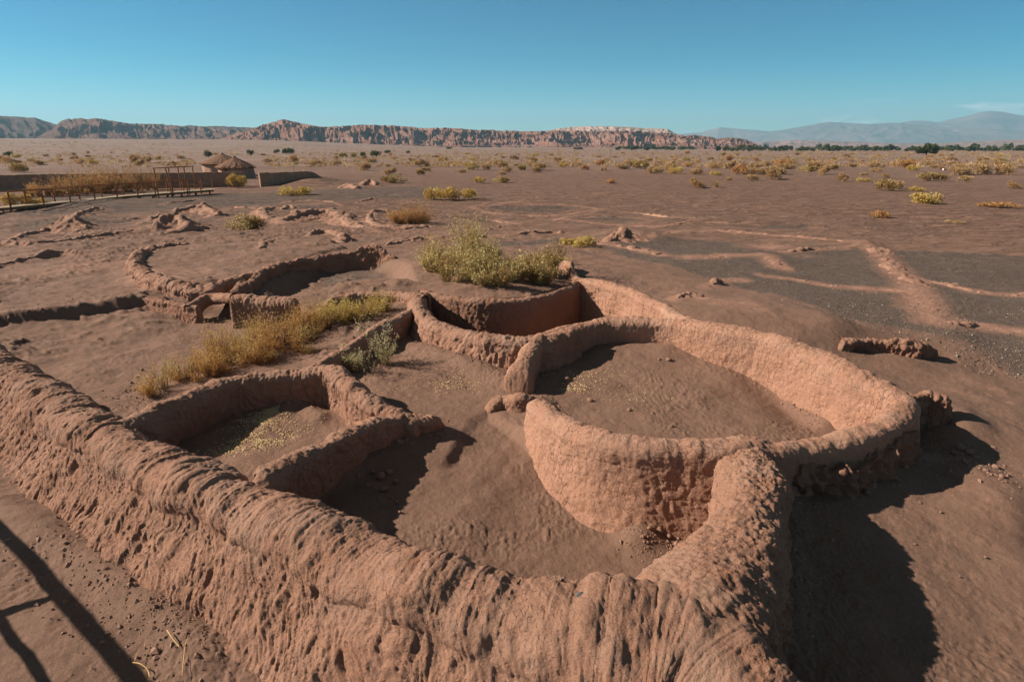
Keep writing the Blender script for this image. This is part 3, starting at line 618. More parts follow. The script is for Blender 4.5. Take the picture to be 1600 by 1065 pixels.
wall('mud_wall', 'shaded crumbling bank wall at the left edge above the lower sand', pw([
    (-260, 510, .56, .16, .4, .5), (-60, 497, .58, .16, .4, .5), (30, 488, .58, .16, .4, .5), (95, 479, .6, .16, .4, .5), (150, 473, .6, .14, .4, .4), (190, 466, .6, .08, .15, .1)]), -.1, mat='mud_rough', ds=.022, groove=.03, lump=.13, fine=.035, blocky=.05, seed=15, crestn=.07)
wall('mud_wall', 'rough slumped wall stump left of the small wall bridge', pw([
    (185, 468, .56, .1, .2, .25), (215, 462, .62, .12, .2, .3), (250, 466, .66, .12, .15, .3), (285, 472, .68, .11, .12, .22), (312, 476, .7, .1, .1, .1)]), -.05, mat='mud_rough', ds=.018, groove=.02, lump=.06, fine=.02, capB=.1, seed=16)
wall('mud_wall', 'sunlit curved wall around the flat sandy ring', pw([
    (300, 378, .68, .14, .3, .2), (265, 379, .72, .15, .35, .2), (235, 385, .78, .22, .7, .2), (212, 397, .84, .25, .8, .2), (216, 413, .88, .27, .8, .15), (240, 427, .90, .29, .7, .15), (285, 440, .90, .29, .6, .1), (325, 447, .84, .22, .35, .1), (345, 438, .84, .2, .3, .1), (392, 424, .84, .2, .25, .1)])[::-1],
    -.05, ds=.022, groove=.04, lump=.09, fine=.022, seed=17, crestn=.08)
wall('mud_wall', 'ridge wall throwing a broad dark shadow, rising right of the sandy ring', pw([
    (360, 455, .85, .16, .3, .2), (380, 443, .82, .16, .4, .25), (400, 427, .82, .16, .5, .3), (440, 411, .84, .15, .6, .35), (490, 400, .88, .14, .7, .4), (545, 390, .97, .13, .9, .5), (585, 385, 1.05, .13, .9, .6), (615, 398, .85, .12, .3, .3), (650, 416, .6, .1, .2, .2)]),
    -.1, mat='mud_rough', ds=.022, groove=.02, lump=.12, fine=.03, capB=.4, seed=18, crestn=.09)
wall('mud_wall', 'short dark wall stub leaning into the hollow under the sandy ring', pw([
    (288, 458, .62, .09, .08, .08), (300, 450, .72, .1, .08, .08), (318, 438, .8, .1, .08, .08), (328, 432, .8, .1, .08, .08)]), .0, ds=.02, groove=.015, lump=.05, fine=.02, seed=19)
wall('mud_wall', 'broken wall face in shade at the edge of the grit, right of the large oval room', pw([
    (1310, 534, .74, .1, .06, .08), (1340, 529, .76, .1, .06, .08), (1380, 529, .76, .1, .06, .1), (1412, 532, .76, .1, .06, .1), (1440, 536, .72, .1, .08, .1), (1468, 543, .62, .08, .1, .1)]),
    -.0, mat='mud_rough', ds=.018, groove=.04, lump=.05, fine=.02, blocky=.06, capA=.12, capB=.2, seed=20)
wall('mud_wall', 'crumbling spur with a little pillar beyond the corner of the large oval room', pw([
    (1408, 622, .95, .1, .1, .1), (1440, 613, .85, .1, .1, .1), (1468, 616, .84, .09, .1, .1), (1482, 624, .80, .07, .08, .1), (1488, 650, .55, .07, .1, .15), (1498, 690, .3, .08, .2, .2), (1530, 725, .18, .08, .2, .2), (1580, 760, .12, .06, .2, .2)]),
    -.1, mat='mud_rough', ds=.014, groove=.02, lump=.05, fine=.025, blocky=.05, seed=21)
# little bridge: an arm of wall that spans an opening
def bridge():
    P = [W3(*q) for q in ((296, 486, .52), (318, 468, .68), (338, 463, .74), (356, 463, .8), (366, 462, .84))]
    C, s = catmull(P, .02); n = 26; V = []
    T = np.gradient(C, axis=0); T /= np.linalg.norm(T, axis=1)[:, None]
    for c, t, u in zip(C, T, s / s[-1]):
        e = np.cross(t, (0, 0, 1.)); e /= np.linalg.norm(e); up = np.cross(e, t)
        for k in range(n):
            a = 2 * pi * k / n; r = 1
            V.append(c + e * cos(a) * .14 + up * (sin(a) * (.12 + .09 * (1 - u) ** 2) - .05))
    V = np.array(V); c = np.repeat(C, n, 0) - [0, 0, .05]; N = V - c; N /= np.linalg.norm(N, axis=1)[:, None]
    V += N * (.04 * fbm(V[:, 0] * 6, V[:, 1] * 6, V[:, 2] * 6, o=4))[:, None]
    loc = C[0].copy(); o = mesh_np('wall_bridge', V - loc, grid_faces(len(C), n, True), M['mud'], attrs={'crest': np.zeros(len(V))}); o.location = loc
    tag(o, 'thin arm of mud wall bridging a low opening beside the thick wall block', 'wall')
bridge()
for i, (label, pts, rise, hw, bh, bw, k) in enumerate(LOW):
    P = [hit(px, py) for px, py in pts]; d = np.mean([np.hypot(p[0], p[1]) for p in P])
    rows = [np.array([p[0], p[1], p[2] + rise * (.8 if 0 < j < len(P) - 1 else .3), hw * (.6 + .8 * random.random()), hw * .8 + rise * (1 + random.random()) + .15, hw * .8 + rise * (1 + random.random()) + .15]) for j, p in enumerate(P)]
    if pts[0][0] < 690: rows = [r_ * [1, 1, 1, 1.3, 2., 2.] + [0, 0, rise * .5, 0, 0, 0] for r_ in rows]
    if pts[0][0] > 690: rows = [r_ * [1, 1, 1, 1.25, 1.2, 1.2] - [0, 0, rise * .42, 0, 0, 0] for r_ in rows]
    zb = min(p[2] for p in P) - .15
    wall('wall_stump', label, rows, zb, mat='mud_far', ds=max(.022, d * .0016), groove=.012, lump=.09, fine=.022, blocky=.03 if rise > .1 else 0., capA=.3, capB=.3, seed=40 + i, crestn=rise * .8, cat='wall stump', curve=1.)

# ------------------------------------------------------------------ ground sheet
def build_ground():
    a = np.concatenate([np.linspace(-pi, -R(62), 60, endpoint=False), np.linspace(-R(62), -R(43), 110, endpoint=False), np.linspace(-R(43), R(43), 860, endpoint=False), np.linspace(R(43), R(62), 110, endpoint=False), np.linspace(R(62), pi, 60, endpoint=False)])
    r = [0.4]
    while r[-1] < 15000:
        q = r[-1]
        k = .02 if q < 2.8 else .0032 if q < 22 else .005 if q < 70 else .012 if q < 400 else .03
        r.append(q * (1 + k))
    r = np.array(r); A, Q = np.meshgrid(a, r, indexing='ij'); X = (np.sin(A) * Q); Y = (np.cos(A) * Q)
    x = X.ravel(); y = Y.ravel(); z = Gs(x, y); rr = np.hypot(x, y)
    m = rr < 60; xs, ys = x[m], y[m]
    d = .035 * fbm(xs * .9, ys * .9, o=3) + .016 * fbm(xs * 4.5, ys * 4.5, o=4, g=.6)
    rough = sstep(.0, .5, fbm(xs * .8 + 40, ys * .8, o=3) + .1)
    d += .014 * rough * np.abs(fbm(xs * 13, ys * 13, o=3)) * 2
    rg = 1 - np.abs(fbm(xs * 1.1 + 9, ys * 1.9, o=4, g=.6)) * 2.2; d += .1 * sstep(7, 13, rr[m]) * (1 - sstep(35, 55, rr[m])) * sstep(2., -4., xs + .15 * (ys - 15)) * np.clip(rg, 0, 1) ** 2 * sstep(-.1, .4, fbm(xs * .35 + 3, ys * .35, o=3))
    hm = sstep(9, 15, rr[m]) * (1 - sstep(45, 60, rr[m])) * sstep(5., -1., xs - .1 * (ys - 12)); d += hm * (.13 * np.clip(fbm(xs * .45 + 31, ys * .75, o=4), -.15, 1) + .05 * np.abs(fbm(xs * 1.7, ys * 3.1 + 7, o=4)))
    d += .03 * sstep(12, 20, rr[m]) * (1 - np.abs(fbm(xs * .7 + .3 * ys, ys * 2.4, o=3))) ** 3
    # wind ripples on loose sand
    ang = R(30); u = xs * cos(ang) + ys * sin(ang) + .5 * noise(xs * 1.5, ys * 1.5)
    d += .0018 * np.sin(u * 38) * sstep(.1, .4, noise(xs * .7 + 5, ys * .7)) * sstep(20, 8, rr[m])
    d += sstep(15, 40, rr[m]) * .07 * fbm(xs * .35, ys * .35, o=4)
    z[m] += d * 1.0
    mf = (rr >= 60) & (rr < 3000); z[mf] += .12 * fbm(x[mf] * .12, y[mf] * .12, o=3) * sstep(60, 90, rr[mf])
    # gravel mask
    g = np.zeros(x.shape); G = [
        P2([(900, 374), (1020, 366), (1340, 379), (1500, 384), (1700, 396), (1900, 440), (1900, 640), (1590, 592), (1480, 548), (1310, 524), (1200, 488), (1110, 462), (1000, 425), (930, 405)], .5),
        P2([(745, 324), (860, 321), (935, 328), (860, 336), (760, 332)], .15), P2([(880, 344), (1080, 352), (1000, 340), (930, 335)], .2),
        P2([(690, 380), (900, 368), (930, 378), (900, 400), (700, 400)], .4), P2([(1000, 355), (1280, 350), (1290, 365), (1100, 358)], .2),
        P2([(440, 420), (620, 400), (650, 440), (560, 450), (500, 480), (470, 450)], .35), P2([(400, 325), (550, 325), (540, 335), (410, 332)], .1),
        P2([(0, 345), (220, 335), (230, 350), (0, 375)], .15), P2([(0, 305), (420, 300), (700, 290), (700, 312), (200, 335), (0, 342)], .1)]
    for pi_, P in enumerate(G):
        A2 = np.array(P); mm = (x > A2[:, 0].min()) & (x < A2[:, 0].max()) & (y > A2[:, 1].min()) & (y < A2[:, 1].max())
        if mm.any():
            ins = in_poly(x[mm], y[mm], P); dd = seg_dist(x[mm], y[mm], P + [P[0]]); w = sstep(0, 1.1, dd) * ins * (1. if pi_ < 1 else .72)
            g[mm] = np.maximum(g[mm], w)
    # dust mask: close to any wall line
    du = np.zeros(x.shape)
    for (label, pts, rise, hw, bh, bw, k) in LOW:
        P = [tuple(hit(px, py)[:2]) for px, py in pts]; A2 = np.array(P)
        mm = (x > A2[:, 0].min() - 1.5) & (x < A2[:, 0].max() + 1.5) & (y > A2[:, 1].min() - 1.5) & (y < A2[:, 1].max() + 1.5)
        if mm.any():
            dd = seg_dist(x[mm], y[mm], P); du[mm] = np.maximum(du[mm], .75 * np.exp(-(dd / (hw * 2 + .15)) ** 2))
    for px, py, zz, rad, amt in [(1150, 480, .9, 1., .7), (1250, 400, .4, .9, .3), (700, 600, .5, 1.3, .45), (1500, 600, .3, 1.5, .5), (830, 720, .2, .8, .4), (920, 800, .1, .8, .4), (120, 420, .4, 3, .55), (250, 440, .45, 2.5, .6), (1380, 850, 0, 1.5, .3), (150, 1000, 0, 1.5, .35), (1560, 800, 0, 2., .45), (1200, 385, .4, 1.5, .8), (450, 385, .6, 2, .5)]:
        p = W3(px, py, zz); du = np.maximum(du, amt * np.exp(-((x - p[0]) ** 2 + (y - p[1]) ** 2) / rad ** 2))
    g *= 1 - np.clip(du * 1.2, 0, 1); g *= .92
    pl = sstep(60, 240, rr)
    V = np.stack([x, y, z], 1); nr = len(r)
    F = grid_faces(len(a), nr); i = len(a) - 1
    j = np.arange(nr - 1); F2 = np.stack([i * nr + j, j, j + 1, i * nr + j + 1], 1)
    V = np.vstack([V, [[0, 0, float(Gs(0, 0)[0])]]]); c = len(V) - 1
    ii = np.arange(len(a)); F3 = np.stack([np.full(len(a), c), ((ii + 1) % len(a)) * nr, ii * nr, ii * nr], 1)
    F = np.vstack([F, F2]); F = F[:, ::-1]
    at = {'gravel': np.append(g, 0), 'dust': np.append(du, 0), 'plain': np.append(pl, 0), 'far': np.append(sstep(14, 45, rr), 0)}
    o = mesh_np('ground', V, F, M['ground'], attrs=at); tag(o, kind='structure')
build_ground()
def gz(x, y): return float(Gs(x, y)[0]) + float(.035 * fbm(np.array([x * .9]), np.array([y * .9]), o=3)[0])

# ------------------------------------------------------------------ boardwalk, gate frame, railings
def at(px, y, z=0.):
    """world x of a photo column at distance y"""
    t = y * CP + (CAM_H - z) * SP
    return (px - 800) / F_PX * t
def line_y(px, pts): return float(np.interp(px, [p[0] for p in pts], [p[1] for p in pts]))
DECK = [(-60, 332), (0, 325), (110, 315), (200, 306), (335, 296)]
def deckpt(px, back=0.):
    p = W3(px, line_y(px, DECK), .5); d = np.array([p[0] * .1 - .55, .83]); d /= np.linalg.norm(d)
    d = np.array([-.45, .9]); return np.array([p[0] + d[0] * back, p[1] + d[1] * back, .5])
walk = empty('boardwalk', deckpt(150) * [1, 1, 0])
tag(walk, 'raised wooden walkway with plank deck and post railing, crossing the sand at left', 'walkway')
def rel(o, root):
    for v in o.data.vertices: v.co -= root.location
    o.parent = root; return o
b = MB()
pxs = np.linspace(-60, 336, 90)
for k in range(89):
    p, q = deckpt(pxs[k]), deckpt(pxs[k + 1]); p2, q2 = deckpt(pxs[k], 1.6), deckpt(pxs[k + 1], 1.6); e = (q - p) * .04
    z = .5 + random.uniform(-.006, .006)
    V = [[*a[:2], zz] for zz in (z - .04, z) for a in (p + e, q - e, q2 - e, p2 + e)]
    b.add(V, [(3, 2, 1, 0), (4, 5, 6, 7), (0, 1, 5, 4), (1, 2, 6, 5), (2, 3, 7, 6), (3, 0, 4, 7)])
rel(b.build('deck', M['wood_deck']), walk)
b = MB(); b2 = MB()
for k in range(0, 88, 4):
    for bk in (0.08, 1.5):
        p = deckpt(pxs[k], bk); q = deckpt(pxs[k + 4], bk); b.beam(p - [0, 0, .12], q - [0, 0, .12], .08, .13)
rel(b.build('joist', M['wood_red']), walk)
for k in range(2, 88, 5):
    for bk in (.12, 1.45):
        p = deckpt(pxs[k], bk); lg = MB(); lg.log([p[0], p[1], .42], [p[0], p[1], gz(p[0], p[1]) - .1], .07)
        rel(lg.build('support', M['wood_red']), walk)
near_posts = [16, 68, 110, 148, 183, 215, 243, 270, 296, 314]; far_posts = [-8, 42, 86, 125, 160, 192, 223, 262, 288, 316, 333]
for lst, bk in ((near_posts, .06), (far_posts, 1.54)):
    tops = []
    for px in lst:
        if bk > 1:                       # find the place on the far edge that shows at this column
            cand = [(abs(800 + F_PX * deckpt(c, bk)[0] / (deckpt(c, bk)[1] * CP + (CAM_H - .5) * SP) - px), c) for c in np.linspace(-40, 345, 300)]
            c = min(cand)[1]
        else: c = px
        p = deckpt(c, bk); lean = random.uniform(-.04, .04); h = random.uniform(.93, 1.0)
        lg = MB(); t = p + [lean, lean * .5, h]; lg.log(p - [0, 0, .3], t, .055); rel(lg.build('post', M['wood_red']), walk); tops.append(t)
    for hz in (.04, .5):
        rl = MB()
        for t, u in zip(tops[:-1], tops[1:]): rl.log(t - [0, 0, hz], u - [0, 0, hz], .035 if hz < .1 else .028, 6, 3)
        rel(rl.build('rail', M['wood_red']), walk)
gate = empty('gate_frame', deckpt(268) * [1, 1, 0]); tag(gate, 'tall open frame of six reddish poles and crossbars over the walkway', 'gate')
gp = [(247, .0), (268, .0), (293, .0), (259, 1.7), (274, 1.7), (297, 1.7)]; T = []
for i, (px, bk) in enumerate(gp):
    p = deckpt(px if bk == 0 else px + 9, bk); t = p + [(-.18 if i in (1,) else 0.0), 0, 2.05]
    lg = MB(); lg.log(p - [0, 0, .5], t, .05); rel(lg.build('pole', M['wood_red']), gate); T.append(t)
for i, j in ((0, 1), (1, 2), (3, 4), (4, 5), (0, 3), (2, 5)):
    lg = MB(); d = (T[j] - T[i]) * .06; lg.log(T[i] - d, T[j] + d, .035); rel(lg.build('crossbar', M['wood_red']), gate)
# the railing whose shadow falls across the lower left corner
TANL = 1 / tan(R(SUN_EL)); SH = np.array([sin(R(SUN_AZ)), cos(R(SUN_AZ))]); Sa = W3(0, 822, .2); Sb = W3(213, 1062, .2)
ra = np.array([*(Sa[:2] - SH * 1.75 * TANL), 1.95]); rd = np.append((Sb - Sa)[:2], 0); rd /= np.linalg.norm(rd)
S2 = W3(-2, 962, .2)[:2]; n2 = np.array([-rd[1], rd[0]]); H2 = float(np.dot(S2 - ra[:2], n2) / np.dot(SH, n2) / TANL) + .2; A2_ = float(np.dot(S2 - SH * (H2 - .2) * TANL - ra[:2], rd[:2]))
A1_ = float(np.dot(W3(86, 936, .2)[:2] - Sa[:2], rd[:2]))
nr_ = empty('railing', (ra + rd * 3) * [1, 1, 0]); tag(nr_, 'log railing with two rails and a slanting brace, casting its shadow at the lower left', 'railing')
for z, rr_, a0, a1 in ((1.95, .06, -5, 5.6), (H2, .035, A2_ - .1, 5.6)):
    lg = MB(); A_ = ra + rd * a0; B_ = ra + rd * a1; A_[2] = B_[2] = z; lg.log(A_, B_, rr_, 9, 16, .25); rel(lg.build('rail', M['wood_red']), nr_)
pa = ra + rd * A1_; pb = ra + rd * A2_; pb[2] = H2
lg = MB(); lg.log(pa, pb, .042); rel(lg.build('brace', M['wood_red']), nr_)
for a0 in (-5, -2.5, 4.9, 5.6):
    p = ra + rd * a0; lg = MB(); lg.log([p[0], p[1], -.2], [p[0], p[1], 2.0], .07, 9); rel(lg.build('post', M['wood_red']), nr_)

# ------------------------------------------------------------------ perimeter walls, huts
def fence_wall(label, pts, thick, seed, endl=0):
    # pts rows (x,y,top)
    C, s = catmull(np.array(pts), .18)
    T = np.gradient(C[:, :2], axis=0); T /= np.linalg.norm(T, axis=1)[:, None]; Nn = np.stack([-T[:, 1], T[:, 0]], 1)
    V = []; nz = 10
    for c, n, u in zip(C, Nn, s):
        top = c[2] + .03 * float(noise(np.array([u * 1.5]), np.array([seed]))[0]) - .05 * (int(u / .35) % 2) * .4
        col = [(c[:2] + n * sg * thick / 2 * (1.15 - .15 * f), -.3 + (top + .3) * f) for sg, fs in ((1, np.linspace(0, 1, nz)), (-1, np.linspace(1, 0, nz))) for f in fs]
        V.append([[*a, z] for a, z in col])
    V = np.array(V); P = V.reshape(-1, 3); P[:, :2] += .02 * fbm(P[:, 0] * 3, P[:, 1] * 3, P[:, 2] * 3)[:, None]; nv = V.shape[1]
    F = grid_faces(len(C), nv, True); e0 = [[0, k, nv - 1 - k, nv - 1 - k] for k in range(0)]
    cap = []
    for base, fl in ((0, 1), ((len(C) - 1) * nv, 0)):
        for k in range(nz - 1):
            q = [base + k, base + k + 1, base + nv - 2 - k, base + nv - 1 - k]; cap.append(q if fl else q[::-1])
    F = np.vstack([F, cap]); loc = P[0].copy(); loc[2] = 0
    o = mesh_np('adobe_fence', P - loc, F, M['adobe'], smooth=False); o.location = loc; tag(o, label, 'wall', 'adobe fence walls around the site'); return o
def fr(*rows): return [(at(px, y), y, z) for px, y, z in rows]
fence_wall('long straight shaded adobe wall behind the walkway and the rusty brush', fr((-330, 52, 1.6), (0, 61.7, 1.6), (235, 66.5, 1.62), (381, 69.3, 1.62)), .35, 1)
fence_wall('short shaded adobe wall with a sloping right end, right of the gap', fr((407, 67.0, 1.62), (450, 69, 1.62), (487, 70.5, 1.6), (500, 71, 1.15), (517, 71.6, .3)), .35, 2)
def hut(name, label, cx, cy, r, hw, hr, over, seed, door=None):
    root = empty(name, (cx, cy, 0)); tag(root, label, 'hut')
    n = 64; V = []
    for i, z in enumerate(np.linspace(-.3, hw, 12)):
        for k in range(n):
            a = 2 * pi * k / n; rr = r * (1 - .02 * z) + .06 * float(noise(np.array([a * 4 + seed]), np.array([z * 1.5]))[0]); V.append((rr * cos(a), rr * sin(a), z))
    wallo = mesh_np('wall', V, grid_faces(12, n, True), M['hut_adobe'], parent=root)
    V = []; m = 26
    for i in range(m):
        f = i / (m - 1); rr = .08 + (r + over) * f; z = hr - (hr - hw + .22) * f ** 1.05
        for k in range(n * 2):
            a = pi * k / n; q = float(noise(np.array([a * 22 + seed]), np.array([f * 3.]))[0]); s_ = 1 + .03 * f * q
            V.append((rr * s_ * cos(a), rr * s_ * sin(a), z + .045 * q * (.3 + f) - (.06 * abs(float(noise(np.array([a * 35]), np.array([2.2]))[0])) if i == m - 1 else 0)))
    V2 = V + [(x * .97, y * .97, z - .1) for x, y, z in V]
    nn = n * 2; F = np.vstack([grid_faces(m, nn, True)[:, ::-1], grid_faces(m, nn, True) + len(V)])
    e = (m - 1) * nn; k = np.arange(nn); F = np.vstack([F, np.stack([e + k, e + k + len(V), e + (k + 1) % nn + len(V), e + (k + 1) % nn], 1)])
    rf = mesh_np('roof', V2, F, M['thatch'], parent=root)
    cp = MB(); cp.log((0, 0, hr - .25), (.03, 0, hr + .14), .16, 9); c = cp.build('ridge_cap', M['thatch']); c.parent = rf
    if door is not None:
        a = door; fr = MB(); u = np.array([cos(a), sin(a), 0]); t = np.array([-sin(a), cos(a), 0]); p = u * (r + .04)
        for sg in (-.45, .45): fr.beam(p + t * sg + [0, 0, -.2], p + t * sg + [0, 0, hw - .05], .16)
        fr.beam(p - t * .5 + [0, 0, hw - .1], p + t * .5 + [0, 0, hw - .1], .16); d = fr.build('door_frame', M['hut_adobe']); d.parent = root
        pn = MB(); pn.beam(p - u * .02 + [0, 0, -.2], p - u * .02 + [0, 0, hw - .16], .74, .06); dd = pn.build('door', M['wood_red']); dd.parent = root
    return root
hut('round_hut', 'larger rear round adobe hut with pointed thatched roof, left of the pair', at(352, 97), 97, 3.1, 2.05, 3.25, .18, 3)
hut('round_hut', 'smaller front round adobe hut with shaggy thatched roof and door frame', at(371, 89), 89, 2.4, 1.75, 2.85, .22, 9, door=-1.75)

# ------------------------------------------------------------------ foliage
def bush_mesh(name, n, rx, ry, h, leaf, mat, seed, link=True, up=.0, clumps=14, thin=.4):
    """crown of small leaves gathered in uneven clumps"""
    g = np.random.default_rng(seed)
    ca = g.uniform(0, 2 * pi, clumps); cr = np.sqrt(g.uniform(0, 1, clumps)) * .72
    cx, cy = cr * np.cos(ca), cr * np.sin(ca); cz = np.sqrt(np.clip(1 - cr ** 2, 0, 1)) * g.uniform(.35, .8, clumps); cs = g.uniform(.22, .42, clumps)
    k = g.integers(0, clumps, n); d = g.normal(size=(n, 3)); d /= np.linalg.norm(d, axis=1)[:, None]; rad = g.uniform(.35, 1.1, n) ** .6
    P = np.stack([cx[k], cy[k], cz[k]], 1) + d * (cs[k] * rad)[:, None] * [1, 1, .9]
    lo = P[:, 2] < .02; P[lo, 2] = g.uniform(0, .25, lo.sum())
    P *= [rx, ry, h]
    a = g.normal(size=(n, 3)); a[:, 2] += up * 2; a /= np.linalg.norm(a, axis=1)[:, None]
    b = np.cross(a, g.normal(size=(n, 3))); b /= np.linalg.norm(b, axis=1)[:, None]
    L = leaf * g.uniform(.6, 1.5, n)[:, None]
    V = np.stack([P - a * L, P + b * L * thin, P + a * L, P - b * L * thin], 1).reshape(-1, 3)
    F = np.arange(n * 4).reshape(-1, 4)
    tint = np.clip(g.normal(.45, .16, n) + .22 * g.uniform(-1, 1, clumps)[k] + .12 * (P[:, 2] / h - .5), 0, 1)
    return mesh_np(name, V, F, mat, smooth=False, attrs={'tint': np.repeat(tint, 4)}, link=link)
def stem_mesh(name, n, rx, ry, h, seed, r=.012, link=True):
    g = np.random.default_rng(seed); V = []; F = []; c = 0
    for i in range(n):
        a = g.uniform(0, 2 * pi); q = math.sqrt(g.uniform()) ; tip = np.array([rx * q * cos(a), ry * q * sin(a), h * g.uniform(.55, .95) * math.sqrt(max(.1, 1 - q * q * .7))]); base = tip * [.15, .15, 0] - [0, 0, .08]
        mid = base * .5 + tip * .5 + g.normal(size=3) * h * .06
        for j, p in enumerate((base, mid, tip)):
            rr = r * (1, .7, .25)[j]
            for t in range(3): V.append(p + [rr * cos(t * 2.1), rr * sin(t * 2.1), 0])
        for j in range(2):
            for t in range(3): F.append((c + j * 3 + t, c + j * 3 + (t + 1) % 3, c + j * 3 + 3 + (t + 1) % 3, c + j * 3 + 3 + t))
        c += 9
    return mesh_np(name, V, F, M['stem'], link=link)
def make_bush(name, seed, n, rx, ry, h, leaf, mat, stems=40, clumps=14, **k):
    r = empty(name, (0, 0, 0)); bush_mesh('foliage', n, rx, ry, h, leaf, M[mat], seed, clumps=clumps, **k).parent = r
    stem_mesh('stems', stems, rx * .9, ry * .9, h, seed + 1, r=.012 * max(1, h)).parent = r
    return r
SETT = []
LABELS = set()
PROTO = {}
def proto(kind):
    if kind not in PROTO:
        PROTO[kind] = [make_bush('desert_shrub', 100 + 17 * i + hash_(kind), 1500, 1.0, .8, .75, .055, {'gold': 'leaf_gold', 'olive': 'leaf_olive', 'rust': 'leaf_rust', 'yg': 'leaf_yellowgreen', 'grey': 'leaf_grey'}[kind], 24, 9 + 2 * i) for i in range(3)]
        for o in PROTO[kind]: o['fresh'] = 1
    return PROTO[kind]
def hash_(s): return sum(ord(c) for c in s)
cnt = 0
def shrub(px, py, wpx, hpx, kind, label, group=None, aspect=.8):
    """shrub whose foot is at the photo pixel, sized in photo pixels"""
    global cnt
    p = hit(px, py, 4) if py > 285 else W3(px, py, 0.0)
    if py <= 285: p = np.array([p[0], p[1], 0.]); p[2] = float(Gs(p[0], p[1])[0])
    t = p[1] * CP + (CAM_H - p[2]) * SP; wm = wpx * t / F_PX; hm = hpx * t / F_PX
    lst = proto(kind); o = lst[cnt % 3]; cnt += 1
    if o.get('fresh'): del o['fresh']
    else: o = copy_tree(o)
    p[1] += wm * .3
    o.location = (p[0], p[1], p[2] - .03); o.rotation_euler = (0, 0, random.uniform(0, 6.28) if wpx < 50 else random.choice((0, pi)) + random.uniform(-.2, .2))
    o.scale = (wm / 1.95, wm / 1.95 if aspect > .7 else wm / 1.95 * aspect, hm / .78); tag(o, label, 'shrub', group); return o
GF = 'desert shrubs scattered over the plain'
NAMED = [
 (380, 363, 62, 28, 'olive', 'green and brown upright shrub right of the dark wall stump with long shadow'),
 (455, 307, 58, 17, 'yg', 'wide olive shrub in front of the adobe wall with the sloping end'),
 (367, 294, 34, 23, 'yg', 'round shrub standing against the end of the long adobe wall'),
 (612, 287, 44, 15, 'olive', 'dark olive domed shrub in the middle distance, left of the small round one'),
 (655, 274, 18, 10, 'olive', 'small round olive shrub right of the dark olive dome'),
 (748, 287, 24, 11, 'yg', 'small bright green shrub left of the dark flat one'),
 (784, 286, 33, 11, 'olive', 'dark flat shrub right of the small bright green one'),
 (675, 313, 34, 22, 'yg', 'left bright part of the low yellow-green bushes on the open sand'),
 (715, 315, 72, 22, 'yg', 'right larger part of the low yellow-green bushes on the open sand'),
 (906, 391, 66, 26, 'yg', 'pale wispy shrub behind the right end of the big olive bush'),
 (1457, 320, 52, 20, 'yg', 'windblown yellow-green shrub with a dark shadow, nearest at the right'),
 (1380, 342, 36, 13, 'rust', 'sparse dry rusty tuft on open sand right of the low dark hump'),
 (1437, 299, 26, 9, 'yg', 'small pale green tuft left above the windblown shrub'),
 (1385, 299, 40, 20, 'olive', 'olive green bush joined to a golden one'),
 (1407, 296, 24, 16, 'gold', 'golden bush joined to the right side of the olive green bush'),
 (1385, 279, 18, 10, 'gold', 'small brown bush just behind the olive and golden pair'),
 (1465, 284, 56, 15, 'olive', 'wide low olive bush left of the golden one'),
 (1515, 284, 26, 12, 'gold', 'golden bush right of the wide low olive one'),
 (1320, 285, 30, 13, 'gold', 'round golden bush, first left of the joined pair'),
 (1352, 285, 24, 7, 'yg', 'low pale bush between round golden bush and joined pair'),
 (1580, 268, 24, 12, 'olive', 'dark olive bush close to the right edge'),
 (1588, 295, 30, 12, 'gold', 'golden bush cut by the right edge'),
 (1575, 326, 70, 10, 'rust', 'low dry dark brush at the right edge'),
 (1500, 350, 40, 6, 'gold', 'nearly bare straw-coloured tuft on the sand below the windblown shrub'),
 (1090, 294, 40, 16, 'gold', 'golden bush at the near left end of the scattered group'),
 (1120, 293, 18, 11, 'gold', 'small golden bush touching the near left one'),
 (1140, 284, 14, 8, 'gold', 'tiny golden bush left of the heaped brown one'),
 (1210, 281, 44, 19, 'gold', 'heaped golden bush with a sandy mound on its right'),
 (1178, 283, 26, 10, 'gold', 'low golden bush left of the heaped one'),
 (1235, 265, 34, 12, 'gold', 'golden bush behind the heaped one'),
 (1268, 269, 34, 11, 'olive', 'olive bush right behind the heaped golden one'),
 (1305, 265, 36, 9, 'gold', 'flat golden bush right of the olive one behind'),
 (957, 287, 22, 8, 'rust', 'small orange tuft alone on the sand in the centre'),
 (738, 266, 26, 13, 'olive', 'brownish olive bush at the left end of the centre row'),
 (760, 266, 20, 10, 'gold', 'golden bush second in the centre row'),
 (792, 269, 24, 11, 'gold', 'golden bush in the centre row left of the darker one'),
 (815, 266, 22, 9, 'olive', 'darker bush in the centre row'),
 (838, 271, 20, 11, 'gold', 'brown rounded bush right in the centre row'),
 (880, 262, 22, 8, 'yg', 'yellowish bush beyond the centre row'),
 (915, 266, 18, 9, 'rust', 'dark rusty bush right of the centre row'),
 (15, 270, 44, 16, 'olive', 'dark shrub behind the adobe wall at the left edge'),
 (18, 326, 46, 26, 'yg', 'pale green shrub growing through the near end of the walkway'),
 (52, 322, 30, 16, 'yg', 'small sparse shrub under the walkway railing'),
]
for px, py, w, h, kd, lb in NAMED: shrub(px, py, w, h, kd, lb)
